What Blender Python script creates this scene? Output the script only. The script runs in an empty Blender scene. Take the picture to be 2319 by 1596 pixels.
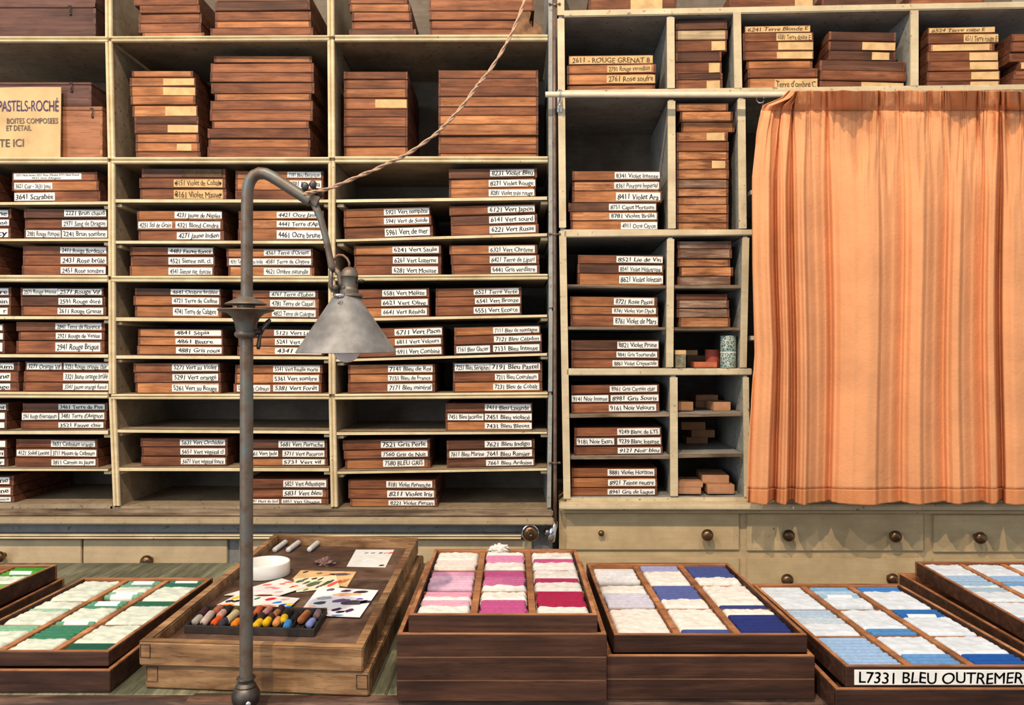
import bpy, bmesh, math, random
from mathutils import Vector, Matrix, noise
random.seed(7)
C = bpy.context.scene.collection
SC = bpy.context.scene
# ------------------------------------------------------------------ camera, world, lights, exposure
F = 1790.0            # focal length in pixels of the 2319 px wide frame
D = 1.79              # distance of the shelf fronts
CX, CY, CZ = 1159.5, 798.0, 1.236
cd = bpy.data.cameras.new('camera'); cam = bpy.data.objects.new('camera', cd); C.objects.link(cam)
cam.location = (0, 0, CZ); cam.rotation_euler = (math.pi/2, 0, 0)
cd.sensor_width = 36; cd.lens = 36*F/2319; cd.clip_start = .05; cd.clip_end = 50
SC.camera = cam
vs = SC.view_settings
vs.view_transform = 'Standard'; vs.look = 'None'; vs.gamma = 1; vs.exposure = 0.0; vs.use_curve_mapping = False
W = bpy.data.worlds.new('world'); SC.world = W; W.use_nodes = True
bg = W.node_tree.nodes['Background']; bg.inputs[0].default_value = (.86, .93, 1, 1); bg.inputs[1].default_value = .70
def spot(name, loc, tgt, energy, col, size, ang=110, blend=.6):
    l = bpy.data.lights.new(name, 'SPOT'); l.energy = energy; l.color = col; l.shadow_soft_size = size
    l.spot_size = math.radians(ang); l.spot_blend = blend
    o = bpy.data.objects.new(name, l); C.objects.link(o); o.location = loc
    o.rotation_euler = (Vector(tgt)-Vector(loc)).to_track_quat('-Z', 'Y').to_euler(); return o
WARM = (1, .80, .58)
spot('ceiling_spot', (-2.2, -.75, 3.9), (-.75, 1.6, 1.05), 250, WARM, .04, 80)
spot('ceiling_spot', (-.55, -.75, 3.9), (.1, 1.6, 1.05), 375, WARM, .03, 80)
spot('ceiling_spot', (.62, -.75, 3.9), (.7, 1.6, 1.05), 115, WARM, .03, 80)
def area(name, loc, tgt, energy, col, sx, sy):
    l = bpy.data.lights.new(name, 'AREA'); l.shape = 'RECTANGLE'; l.size = sx; l.size_y = sy; l.energy = energy; l.color = col
    o = bpy.data.objects.new(name, l); C.objects.link(o); o.location = loc
    o.rotation_euler = (Vector(tgt)-Vector(loc)).to_track_quat('-Z', 'Y').to_euler(); return o
area('window_daylight', (-2.3, -1.6, 1.9), (-.2, 1.6, 1.1), 46, (.78, .90, 1), 1.6, 1.8)

# ------------------------------------------------------------------ mesh helpers
class MB:
    def __init__(s): s.bm = bmesh.new()
    def hexa(s, p):                      # 8 points: bottom ring 0-3, top ring 4-7
        v = [s.bm.verts.new(q) for q in p]
        for f in ((3,2,1,0),(4,5,6,7),(0,1,5,4),(1,2,6,5),(2,3,7,6),(3,0,4,7)): s.bm.faces.new([v[i] for i in f])
        return v
    def box(s, x0, x1, y0, y1, z0, z1, bev=0, M=None):
        v = s.hexa([(x0,y0,z0),(x1,y0,z0),(x1,y1,z0),(x0,y1,z0),(x0,y0,z1),(x1,y0,z1),(x1,y1,z1),(x0,y1,z1)])
        if bev:
            e = list({e for q in v for e in q.link_edges})
            r = bmesh.ops.bevel(s.bm, geom=e, offset=bev, segments=1, affect='EDGES', profile=.5)
            v = list({q for f in r['faces'] for q in f.verts})
        if M is not None: bmesh.ops.transform(s.bm, matrix=M, verts=v)
        return v
    def ring(s, pts): return [s.bm.verts.new(p) for p in pts]
    def skin(s, rings, caps=True, closed=True):
        for a, b in zip(rings, rings[1:]):
            n = len(a)
            for i in range(n if closed else n-1):
                s.bm.faces.new((a[i], a[(i+1) % n], b[(i+1) % n], b[i]))
        if caps and closed:
            s.bm.faces.new(rings[0][::-1]); s.bm.faces.new(rings[-1])
    def lathe(s, prof, n=28, M=None, caps=False):   # prof: (radius, z)
        M = M or Matrix()
        rs = []
        for r, z in prof:
            r = max(r, 1e-5)
            rs.append(s.ring([M @ Vector((r*math.cos(2*math.pi*i/n), r*math.sin(2*math.pi*i/n), z)) for i in range(n)]))
        s.skin(rs, caps=caps)
    def tube(s, pts, rad, n=10, sx=1.0):
        pts = [Vector(p) for p in pts]; rs = []
        rad = rad if isinstance(rad, (list, tuple)) else [rad]*len(pts)
        up = None
        for i, p in enumerate(pts):
            t = (pts[min(i+1, len(pts)-1)]-pts[max(i-1, 0)]).normalized()
            if up is None:
                up = t.orthogonal().normalized()
            up = (up - t*up.dot(t)).normalized(); b = t.cross(up)
            rs.append(s.ring([p + (up*math.cos(2*math.pi*k/n)*sx + b*math.sin(2*math.pi*k/n))*rad[i] for k in range(n)]))
        s.skin(rs)
    def sphere(s, c, r, sc=(1,1,1), n=12):
        M = Matrix.Translation(c) @ Matrix.Diagonal((r*sc[0], r*sc[1], r*sc[2], 1))
        bmesh.ops.create_uvsphere(s.bm, u_segments=n*2, v_segments=n, radius=1, matrix=M)
    def build(s, name, mat, parent=None, loc=None, rot=None, smooth=False):
        bmesh.ops.recalc_face_normals(s.bm, faces=s.bm.faces)
        me = bpy.data.meshes.new(name); s.bm.to_mesh(me); s.bm.free()
        if smooth:
            me.polygons.foreach_set('use_smooth', [True]*len(me.polygons))
            if smooth != 'all': me.set_sharp_from_angle(angle=math.radians(40))
        return link(name, me, mat, parent, loc, rot)
def link(name, me, mat, parent=None, loc=None, rot=None):
    o = bpy.data.objects.new(name, me); C.objects.link(o)
    if mat and len(me.materials) == 0: me.materials.append(mat)
    if parent: o.parent = parent
    if loc is not None: o.location = loc
    if rot is not None: o.rotation_euler = rot
    return o
def empty(name, loc=(0,0,0), rot=(0,0,0)):
    o = bpy.data.objects.new(name, None); C.objects.link(o); o.location = loc; o.rotation_euler = rot; o.empty_display_size = .05
    return o
def tag(o, label=None, cat=None, group=None, kind=None):
    if label: o['label'] = label
    if cat: o['category'] = cat
    if group: o['group'] = group
    if kind: o['kind'] = kind
    return o

# ------------------------------------------------------------------ materials
def lin(h):
    h = h.lstrip('#'); out = []
    for i in (0, 2, 4):
        c = int(h[i:i+2], 16)/255
        out.append(c/12.92 if c <= .04045 else ((c+.055)/1.055)**2.4)
    return tuple(out)+(1,)
def newmat(name, rough=.7, metal=0.0, spec=.3):
    m = bpy.data.materials.new(name); m.use_nodes = True
    b = m.node_tree.nodes['Principled BSDF']
    b.inputs['Roughness'].default_value = rough; b.inputs['Metallic'].default_value = metal
    b.inputs['Specular IOR Level'].default_value = spec
    return m, m.node_tree, b
def nd(nt, typ, **kw):
    n = nt.nodes.new(typ)
    for k, v in kw.items():
        if hasattr(n, k): setattr(n, k, v)
        else: n.inputs[k].default_value = v
    return n
def coords(nt, scale, rnd=True):
    tc = nt.nodes.new('ShaderNodeTexCoord'); mp = nt.nodes.new('ShaderNodeMapping')
    mp.inputs['Scale'].default_value = scale
    nt.links.new(tc.outputs['Object'], mp.inputs['Vector'])
    if rnd:
        oi = nt.nodes.new('ShaderNodeObjectInfo'); ma = nd(nt, 'ShaderNodeVectorMath', operation='SCALE')
        ma.inputs[0].default_value = (37, 53, 71)
        nt.links.new(oi.outputs['Random'], ma.inputs['Scale']); nt.links.new(ma.outputs[0], mp.inputs['Location'])
    return mp.outputs[0]
def ramp(nt, fac, stops):
    r = nt.nodes.new('ShaderNodeValToRGB'); e = r.color_ramp.elements
    e[0].position, e[0].color = stops[0]; e[1].position, e[1].color = stops[1]
    for p, c in stops[2:]:
        q = e.new(p); q.color = c
    nt.links.new(fac, r.inputs[0]); return r.outputs[0]
def mix(nt, fac, a, b, mode='MIX'):
    m = nt.nodes.new('ShaderNodeMix'); m.data_type = 'RGBA'; m.blend_type = mode
    for s, v in ((0, fac), (6, a), (7, b)):
        if isinstance(v, (int, float, tuple)): m.inputs[s].default_value = v
        else: nt.links.new(v, m.inputs[s])
    return m.outputs[2]
def bump(nt, b, h, st, dist=.002):
    n = nt.nodes.new('ShaderNodeBump'); n.inputs['Strength'].default_value = st; n.inputs['Distance'].default_value = dist
    nt.links.new(h, n.inputs['Height']); nt.links.new(n.outputs[0], b.inputs['Normal'])
def wood(name, dark, mid, light, sc=(5, 60, 90), rough=.6, var=.25, stain=.5, bm=.25):
    """long grain along local X, stains, and a tone that differs from piece to piece"""
    m, nt, b = newmat(name, rough, 0, .25)
    v = coords(nt, sc)
    n1 = nd(nt, 'ShaderNodeTexNoise', Scale=1.0, Detail=5.0, Roughness=.62, Distortion=.6); nt.links.new(v, n1.inputs[0])
    col = ramp(nt, n1.outputs[0], [(.30, dark), (.72, light), (.5, mid)])
    v2 = coords(nt, (14, 14, 30)); n2 = nd(nt, 'ShaderNodeTexNoise', Scale=1.0, Detail=4.0); nt.links.new(v2, n2.inputs[0])
    st = ramp(nt, n2.outputs[0], [(.36, (.42, .36, .33, 1)), (.58, (1, 1, 1, 1))])
    col = mix(nt, stain, col, st, 'MULTIPLY')
    v3 = coords(nt, (sc[0]*5, sc[1]*5, sc[2]*5)); n3 = nd(nt, 'ShaderNodeTexNoise', Scale=1.0, Detail=3.0, Roughness=.7); nt.links.new(v3, n3.inputs[0])
    col = mix(nt, .8, col, ramp(nt, n3.outputs[0], [(.30, (.45, .40, .36, 1)), (.46, (1, 1, 1, 1)), (.70, (1.0, 1.0, 1.0, 1)), (.80, (1.35, 1.3, 1.25, 1))]), 'MULTIPLY')   # pores and scuffs
    oi = nt.nodes.new('ShaderNodeObjectInfo')
    tone = ramp(nt, oi.outputs['Random'], [(0, (1-var, 1-var*1.15, 1-var*1.25, 1)), (1, (1+var*.5, 1+var*.45, 1+var*.35, 1))])
    col = mix(nt, 1.0, col, tone, 'MULTIPLY')
    nt.links.new(col, b.inputs['Base Color']); bump(nt, b, n1.outputs[0], bm, .0012)
    return m
def paint(name, base, worn, dirt, sc=40.0, rough=.62, thr=.60):
    """old oil paint: brush marks, dirt, chips down to the wood"""
    m, nt, b = newmat(name, rough, 0, .3)
    v = coords(nt, (1, 1, 1)); n1 = nd(nt, 'ShaderNodeTexNoise', Scale=sc*.35, Detail=7.0, Roughness=.65); nt.links.new(v, n1.inputs[0])
    vb = coords(nt, (6, 40, 90)); nb = nd(nt, 'ShaderNodeTexNoise', Scale=1.6, Detail=4.0); nt.links.new(vb, nb.inputs[0])
    c = mix(nt, ramp(nt, n1.outputs[0], [(.35, (0, 0, 0, 1)), (.68, (1, 1, 1, 1))]), base, dirt)
    c = mix(nt, ramp(nt, nb.outputs[0], [(.35, (0, 0, 0, 1)), (.8, (.55, .55, .55, 1))]), c, dirt)
    n3 = nd(nt, 'ShaderNodeTexNoise', Scale=sc*2.2, Detail=6.0, Roughness=.6); nt.links.new(v, n3.inputs[0])
    c = mix(nt, ramp(nt, n3.outputs[0], [(thr, (0, 0, 0, 1)), (thr+.05, (1, 1, 1, 1))]), c, worn)
    nt.links.new(c, b.inputs['Base Color']); bump(nt, b, n3.outputs[0], .25, .001)
    return m
def plain(name, col, rough=.8, nz=.12, sc=120.0, bm=.2, metal=0.0, spec=.25, bd=.0008):
    m, nt, b = newmat(name, rough, metal, spec)
    v = coords(nt, (1, 1, 1)); n = nd(nt, 'ShaderNodeTexNoise', Scale=sc, Detail=4.0); nt.links.new(v, n.inputs[0])
    lo = tuple(c*(1-nz*2) for c in col[:3])+(1,); hi = tuple(min(1, c*(1+nz)) for c in col[:3])+(1,)
    nt.links.new(ramp(nt, n.outputs[0], [(.3, lo), (.7, hi)]), b.inputs['Base Color'])
    if bm: bump(nt, b, n.outputs[0], bm, bd)
    return m
L3 = lambda r, g, b: (r, g, b, 1)
WOODS = {
 'o': wood('orange_pearwood', L3(.24,.085,.030), L3(.42,.165,.060), L3(.60,.28,.115), stain=.6),
 'm': wood('reddish_mahogany', L3(.120,.041,.018), L3(.240,.084,.034), L3(.38,.150,.066), stain=.65),
 'd': wood('dark_mahogany', L3(.052,.022,.013), L3(.105,.042,.022), L3(.175,.075,.040)),
 'g': wood('dusty_worn_wood', L3(.10,.055,.035), L3(.24,.135,.085), L3(.46,.34,.25), sc=(12, 90, 160), stain=.8),
 'r': wood('rough_orange_deal', L3(.16,.055,.02), L3(.46,.19,.075), L3(.66,.35,.17), sc=(14, 80, 140), stain=.75, bm=.5),
 'c': wood('cream_painted_wood', L3(.35,.25,.13), L3(.55,.42,.25), L3(.66,.55,.38)),
}
WADJ = {'o': 'orange brown', 'm': 'reddish brown', 'd': 'dark brown', 'g': 'dusty worn', 'r': 'rough orange', 'c': 'cream painted'}
SIDE = wood('box_side_wood', L3(.085,.030,.017), L3(.16,.058,.030), L3(.25,.10,.05))
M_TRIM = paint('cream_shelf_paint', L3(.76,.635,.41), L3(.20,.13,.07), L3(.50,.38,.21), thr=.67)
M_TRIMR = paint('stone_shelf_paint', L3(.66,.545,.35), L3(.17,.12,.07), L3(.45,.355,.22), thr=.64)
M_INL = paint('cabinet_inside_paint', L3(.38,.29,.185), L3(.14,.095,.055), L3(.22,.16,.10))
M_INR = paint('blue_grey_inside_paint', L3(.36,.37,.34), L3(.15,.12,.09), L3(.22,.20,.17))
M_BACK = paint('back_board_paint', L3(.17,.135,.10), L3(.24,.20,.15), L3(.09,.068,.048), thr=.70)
M_DRAW = paint('olive_drawer_paint', L3(.54,.41,.235), L3(.18,.11,.065), L3(.40,.295,.16), thr=.68)
M_DRAWL = paint('beige_drawer_paint', L3(.57,.44,.265), L3(.20,.13,.08), L3(.40,.31,.19), thr=.68)
M_FRIEZE = paint('grey_frieze_paint', L3(.24,.245,.235), L3(.10,.085,.07), L3(.155,.15,.14))
M_SILL = wood('bare_worn_sill', L3(.07,.045,.03), L3(.22,.155,.10), L3(.38,.29,.19), sc=(6, 70, 120), stain=.7, bm=.6)
M_WHITE = plain('white_paper', L3(.78,.765,.72), .85, .05, 60, .05)
M_BUFF = plain('buff_paper', L3(.62,.40,.185), .85, .12, 50, .05)
M_DBUFF = plain('aged_brown_paper', L3(.13,.075,.04), .85, .2, 50, .05)
M_CARD = plain('white_card', L3(.64,.63,.60), .85, .05, 60, .05)
M_INK = plain('black_ink', L3(.018,.018,.022), .7, .1, 60, 0)
M_INKB = plain('brown_ink', L3(.13,.075,.035), .7, .1, 60, 0)
M_INKP = plain('purple_ink', L3(.13,.09,.22), .7, .1, 60, 0)
M_INKG = plain('grey_ink', L3(.20,.15,.13), .7, .1, 60, 0)
def cloth(name, col):
    m, nt, b = newmat(name, .88, 0, .12)
    v = coords(nt, (1, 1, 1), False); n = nd(nt, 'ShaderNodeTexNoise', Scale=75.0, Detail=5.0, Roughness=.6, Distortion=.8); nt.links.new(v, n.inputs[0])
    n2 = nd(nt, 'ShaderNodeTexNoise', Scale=9.0, Detail=3.0); nt.links.new(v, n2.inputs[0])
    lo = tuple(x*.86 for x in col[:3])+(1,)
    nt.links.new(ramp(nt, n2.outputs[0], [(.35, lo), (.65, col)]), b.inputs['Base Color']); bump(nt, b, n.outputs[0], .55, .0022)
    return m
M_CURT = cloth('orange_cotton', L3(.72,.325,.150))
M_HEM = cloth('orange_cotton_hem', L3(.62,.245,.100))
def metal(name, a, b_, c, rough, met, sc=45.0):
    m, nt, b = newmat(name, rough, met, .4)
    v = coords(nt, (1, 1, 1)); n = nd(nt, 'ShaderNodeTexNoise', Scale=sc, Detail=6.0, Roughness=.6); nt.links.new(v, n.inputs[0])
    nt.links.new(ramp(nt, n.outputs[0], [(.32, a), (.68, c), (.5, b_)]), b.inputs['Base Color']); bump(nt, b, n.outputs[0], .2, .0006)
    return m
M_IRON = metal('patinated_bronze', L3(.10,.062,.042), L3(.16,.12,.092), L3(.13,.165,.155), .5, .55)
M_DIRON = metal('dark_iron', L3(.035,.028,.024), L3(.07,.055,.045), L3(.11,.10,.09), .45, .7)
M_ZINC = metal('dull_zinc', L3(.085,.078,.072), L3(.18,.172,.165), L3(.30,.29,.28), .6, .25, 20.0)
M_CHROME = metal('chrome', L3(.55,.52,.5), L3(.7,.7,.7), L3(.8,.8,.8), .2, 1.0)
M_KNOB = metal('bronze_knob', L3(.06,.035,.02), L3(.13,.075,.04), L3(.20,.115,.06), .3, .8)
M_PIPE = metal('brown_pipe', L3(.09,.05,.035), L3(.14,.085,.06), L3(.19,.12,.085), .4, .2)
M_ROD = plain('cream_rod_paint', L3(.68,.58,.42), .45, .05, 60, .05)
M_CORD = plain('tan_fabric_cord', L3(.46,.29,.19), .8, .2, 400, .3)
M_BULB = plain('frosted_bulb', L3(.78,.74,.74), .25, .02, 20, 0, 0, .5)
M_DISH = plain('white_porcelain', L3(.66,.645,.61), .22, .02, 20, 0, 0, .5)
M_TOP = wood('green_table_paint', L3(.065,.068,.045), L3(.13,.135,.088), L3(.27,.26,.16), sc=(60, 5, 60), stain=.5, bm=.5)
M_EDGE = wood('worn_table_edge', L3(.03,.016,.011), L3(.075,.038,.025), L3(.26,.15,.10), sc=(8, 50, 90), stain=.6, bm=.6)
M_TRAY = wood('tray_mahogany', L3(.026,.012,.008), L3(.058,.024,.014), L3(.105,.046,.025), sc=(6, 60, 100), stain=.6)
M_RIM = wood('tray_inside_wood', L3(.20,.08,.034), L3(.36,.155,.066), L3(.52,.25,.115), sc=(8, 30, 60))
M_DEAL = wood('stained_deal', L3(.12,.060,.026), L3(.29,.160,.074), L3(.44,.27,.135), sc=(7, 70, 70), stain=.95, bm=.5)
M_PALF = wood('paint_stained_floor', L3(.045,.026,.018), L3(.105,.058,.038), L3(.22,.14,.10), sc=(9, 14, 20), stain=.6)
M_KRAFT = plain('kraft_card', L3(.44,.22,.115), .8, .1, 40, .05)
M_COTTON = plain('cotton_wool', L3(.64,.60,.555), .95, .08, 130, .5, 0, .1, .002)
M_COTG = plain('green_dusted_cotton', L3(.54,.58,.50), .95, .1, 60, .5, 0, .1, .002)
M_COTB = plain('blue_dusted_cotton', L3(.54,.59,.65), .95, .07, 60, .5, 0, .1, .002)
M_BOARD = plain('buff_cardboard', L3(.60,.40,.20), .85, .1, 20, .1)
M_CHEST = wood('plum_chest_wood', L3(.075,.034,.028), L3(.125,.058,.045), L3(.185,.09,.065), sc=(4, 50, 70))
M_CHEST2 = wood('tan_chest_wood', L3(.26,.10,.045), L3(.37,.155,.075), L3(.47,.22,.11), sc=(4, 50, 70))
M_BLACK = plain('black_tray_card', L3(.035,.027,.023), .7, .2, 80, .2)
M_WALL = paint('shop_wall_plaster', L3(.42,.38,.30), L3(.2,.17,.13), L3(.3,.26,.2))
M_FLOOR = wood('floor_boards', L3(.08,.05,.03), L3(.16,.10,.06), L3(.22,.14,.09), sc=(3, 20, 20))
_chalk = {}
def chalk(hx):
    if hx not in _chalk: _chalk[hx] = plain('chalk_'+hx, tuple(c_*.66 for c_ in lin(hx)[:3])+(1,), .9, .08, 200, .3)
    return _chalk[hx]
_pig = {}
def pig(hx):
    if hx not in _pig: _pig[hx] = plain('gouache_'+hx, lin(hx), .7, .15, 150, 0)
    return _pig[hx]

# ------------------------------------------------------------------ frames: the two cabinets' front planes, measured in the photograph
class Frame:
    def __init__(s, X0, th): s.X0, s.th, s.c, s.s = X0, th, math.cos(th), math.sin(th)
    def u(s, px, dep=0):
        k = (px-CX)/F
        return (k*(D+dep*s.c)-s.X0-dep*s.s)/(s.c+k*s.s)
    def d(s, u, dep): return D-u*s.s+dep*s.c
    def z(s, px, py, dep=0): return CZ-(py-CY)*s.d(s.u(px, dep), dep)/F
    def w(s, u, dep, z): return Vector((s.X0+u*s.c+dep*s.s, D-u*s.s+dep*s.c, z))
    def p(s, px, py, dep=0):            # frame-local point (u, dep, z)
        return Vector((s.u(px, dep), dep, s.z(px, py, dep)))
    def root(s, name, z=0): return empty(name, (s.X0, D, z), (0, 0, -s.th))
LF = Frame(0, 0)
RF = Frame(.1025, math.radians(2.45))
def slab(mb, fr, xl, ytl, ybl, xr, ytr, ybr, dep0, dep1, z0=0, bev=0):
    """board whose front face is given by its measured corners; it runs straight back"""
    a, b, c, d = fr.p(xl, ybl, 0), fr.p(xr, ybr, 0), fr.p(xr, ytr, 0), fr.p(xl, ytl, 0)
    f = lambda q, dep: (q.x, dep, q.z-z0)
    v = mb.hexa([f(a,dep0),f(b,dep0),f(b,dep1),f(a,dep1),f(d,dep0),f(c,dep0),f(c,dep1),f(d,dep1)])
    if bev:
        e = list({e for q in v for e in q.link_edges}); bmesh.ops.bevel(mb.bm, geom=e, offset=bev, segments=2, affect='EDGES')
BEAD = [(0,0),(0,.5),(.10,.9),(.26,1),(.40,.8),(.47,.35),(.53,.35),(.60,.8),(.74,1),(.90,.9),(1,.5),(1,0)]
def bead(mb, a, b, w, out, vertical=False):
    """double-bead moulding from a to b (frame-local), w wide, standing out by out"""
    rs = []
    for p in (a, b):
        if vertical: rs.append(mb.ring([(p.x+(t-.5)*w, p.y-o*out, p.z) for t, o in BEAD]))
        else: rs.append(mb.ring([(p.x, p.y-o*out, p.z+(t-.5)*w) for t, o in BEAD]))
    mb.skin(rs)

# ------------------------------------------------------------------ lettering: glyphs from the built-in font as meshes
_txt = {}
def prep_texts(lst):
    obs = []
    for t in lst:
        if t in _txt: continue
        cu = bpy.data.curves.new('lettering', 'FONT'); cu.body = t; cu.size = 1; cu.offset = .0; cu.resolution_u = 6 if 'OUTREMER' in t or 'PASTELS' in t else 2; cu.fill_mode = 'FRONT'
        cu.space_character = .97
        o = bpy.data.objects.new('lettering', cu); C.objects.link(o); obs.append((t, o)); _txt[t] = None
    bpy.context.view_layer.update(); dg = bpy.context.evaluated_depsgraph_get()
    for t, o in obs: _txt[t] = bpy.data.meshes.new_from_object(o.evaluated_get(dg))
    for t, o in obs:
        cu = o.data; bpy.data.objects.remove(o); bpy.data.curves.remove(cu)
def lettering(t, x0, x1, z0, z1, y, mat, parent, name='lettering', cap=.68, fill=.93, jit=1.7, align='L', bold=.038):
    """flat text in the local XZ plane of parent, facing -Y, fitted between x0 and x1"""
    src = _txt[t]; bm = bmesh.new(); bm.from_mesh(src)
    if bold:
        n0 = len(bm.verts); bm.from_mesh(src); bm.verts.ensure_lookup_table()
        for v in bm.verts[n0:]: v.co.x += bold; v.co.y += bold*.35
    xs = [v.co.x for v in bm.verts]; w0, w1 = min(xs), max(xs)
    h = (z1-z0)*cap; s = h/.70
    sx = min(s*1.45, (x1-x0)*fill/(w1-w0))
    mx = x0+(x1-x0)*(1-fill)/2 if align == 'L' else x1-(w1-w0)*sx-(x1-x0)*.03
    zb = z0+(z1-z0)*(1-cap)/2
    rng = random.Random(t); ph = rng.random()*6; sh = rng.uniform(-.06, .10)*jit; sl = rng.uniform(-.03, .03)*jit
    for v in bm.verts:
        x, yy = v.co.x-w0, v.co.y
        yy += .028*jit*math.sin(x*2.1+ph)+.016*jit*math.sin(x*5.3+ph)
        X = x+yy*sh+.02*jit*math.sin(x*3.1+yy*4+ph); Z = yy+x*sl/ max(1, (w1-w0)*.5)
        v.co = (mx+X*sx, y, zb+Z*s)
    me = bpy.data.meshes.new(name); bm.to_mesh(me); bm.free()
    return link(name, me, mat, parent)
# ------------------------------------------------------------------ the setting
m = MB(); m.box(-2.6, 2.6, -2.2, 2.30, -.05, 0); tag(m.build('floor', M_FLOOR), 'brown wooden floor boards of the shop', None, None, 'structure')
m = MB(); m.box(-2.6, 2.6, 2.30, 2.38, 0, 3.2); tag(m.build('wall_back', M_WALL), 'plaster wall behind the shelving', None, None, 'structure')

# ------------------------------------------------------------------ left shelving
SHELF = {}           # key -> (frame, xL, yL, xR, yR) of the front top edge
DEPL = .275
Z0 = 0.0
cabL = LF.root('shelf_cabinet', .876)
tag(cabL, 'tall cream painted pigeonhole cabinet in three columns with beaded edges', 'cabinet')
zc = .876
def lpart(mb, name, mat): return mb.build(name, mat, cabL)
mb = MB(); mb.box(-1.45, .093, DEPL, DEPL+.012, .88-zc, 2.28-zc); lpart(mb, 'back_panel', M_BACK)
def divider(fr, root, z0, pts, wpx, dep, mat_in, mat_edge, out=.006, name='divider', beadw=None):
    """leaning upright board: pts = [(x, y) top ... bottom] of the centre line of its front edge"""
    mb = MB()
    for (xa, ya), (xb, yb) in zip(pts, pts[1:]):
        a, b = fr.p(xa, ya), fr.p(xb, yb); h = wpx/2000*.62
        mb.hexa([(b.x-h,0,b.z-z0),(b.x+h,0,b.z-z0),(b.x+h,dep,b.z-z0),(b.x-h,dep,b.z-z0),(a.x-h,0,a.z-z0),(a.x+h,0,a.z-z0),(a.x+h,dep,a.z-z0),(a.x-h,dep,a.z-z0)])
    o = mb.build(name, mat_in, root)
    mb = MB()
    for (xa, ya), (xb, yb) in zip(pts, pts[1:]):
        a, b = fr.p(xa, ya), fr.p(xb, yb); a.z -= z0; b.z -= z0; a.z -= .004; b.z += .004; a.y = b.y = 0.0
        if beadw: bead(mb, a, b, beadw/1000, out, True)
        else:
            h = wpx/2000; mb.hexa([(b.x-h,-out,b.z),(b.x+h,-out,b.z),(b.x+h,-.0002,b.z),(b.x-h,-.0002,b.z),(a.x-h,-out,a.z),(a.x+h,-out,a.z),(a.x+h,-.0002,a.z),(a.x-h,-.0002,a.z)])
    e = mb.build('edge_moulding', mat_edge, o)
    return o
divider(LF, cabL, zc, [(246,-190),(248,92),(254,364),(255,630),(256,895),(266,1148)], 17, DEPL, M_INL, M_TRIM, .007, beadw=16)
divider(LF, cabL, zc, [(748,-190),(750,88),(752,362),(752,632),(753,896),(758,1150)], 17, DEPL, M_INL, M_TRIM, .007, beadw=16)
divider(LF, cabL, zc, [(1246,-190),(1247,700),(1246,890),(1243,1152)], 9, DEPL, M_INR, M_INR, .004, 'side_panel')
COLX = {'a': (-290, 247, 0), 'b': (256, 747, 0), 'c': (760, 1240, 0)}
# key: yTopL, yBotL, yTopR, yBotR, thick front?
LS = {
 'a': [('M0',84,98,84,98),('M1',357,372,357,372),('1',459,467,455,464),('2',540,548,539,547),('M2',622,638,623,640),('3',714,723,715,724),('4',800,809,801,811),('M3',886,900,888,902),('5',976,984,973,984),('6',1058,1067,1060,1067)],
 'b': [('M0',84,97,80,96),('M1',357,372,357,371),('1',450,460,451,460),('2',544,553,544,553),('M2',625,639,625,640),('3',717,728,721,730),('4',803,813,806,815),('M3',892,904,891,905),('5',971,980,974,983),('6',1057,1067,1058,1068)],
 'c': [('M0',81,96,80,95),('M1',355,370,355,370),('1',451,460,444,454),('2',541,549,527,536),('M2',624,637,620,634),('3',720,729,711,719),('4',812,820,798,806),('M3',892,905,887,902),('5',977,986,976,983),('6',1066,1074,1058,1066)],
}
for col, rows in LS.items():
    x0, x1, _ = COLX[col]
    for key, ya, yb, yc, yd in rows:
        big = key[0] == 'M'
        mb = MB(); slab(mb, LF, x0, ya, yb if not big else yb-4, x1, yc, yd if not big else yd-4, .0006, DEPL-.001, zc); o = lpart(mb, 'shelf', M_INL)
        a, b = LF.p(x0, (ya+yb)/2), LF.p(x1, (yc+yd)/2); a.z -= zc; b.z -= zc
        mb = MB()
        if big: bead(mb, a, b, (yb-ya)/1000, .0085)
        else: slab(mb, LF, x0, ya, yb, x1, yc, yd, -.002, .0004, zc, .0012)
        mb.build('edge_moulding' if big else 'edge_strip', M_TRIM, o)
        SHELF[col+key] = (LF, x0, ya, x1, yc)
        if not big:                                             # little cleats that carry the thin shelves
            for xx in ((x0+9, x1-7) if col != 'a' else (x1-7,)):
                q = LF.p(xx, (yb if xx < (x0+x1)/2 else yd)+4); mb = MB(); mb.box(q.x-.008, q.x+.008, .006, DEPL-.02, q.z-zc-.0035, q.z-zc+.0035, .001); lpart(mb, 'shelf_cleat', M_TRIM)
for col in 'abc':
    x0, x1, _ = COLX[col]; yb = {'a': 1141, 'b': 1146, 'c': 1151}[col]; SHELF[col+'0'] = (LF, x0, yb, x1, yb)
    mb = MB(); slab(mb, LF, x0-(6 if col != 'a' else 0), yb, 1160, x1+8, yb, 1160, .0, DEPL-.001, zc); lpart(mb, 'bottom_shelf', M_INL)
mb = MB(); slab(mb, LF, -290, 1150, 1165, 1252, 1152, 1167, -.016, -.0005, zc, .003); lpart(mb, 'sill_board', M_SILL)

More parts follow.
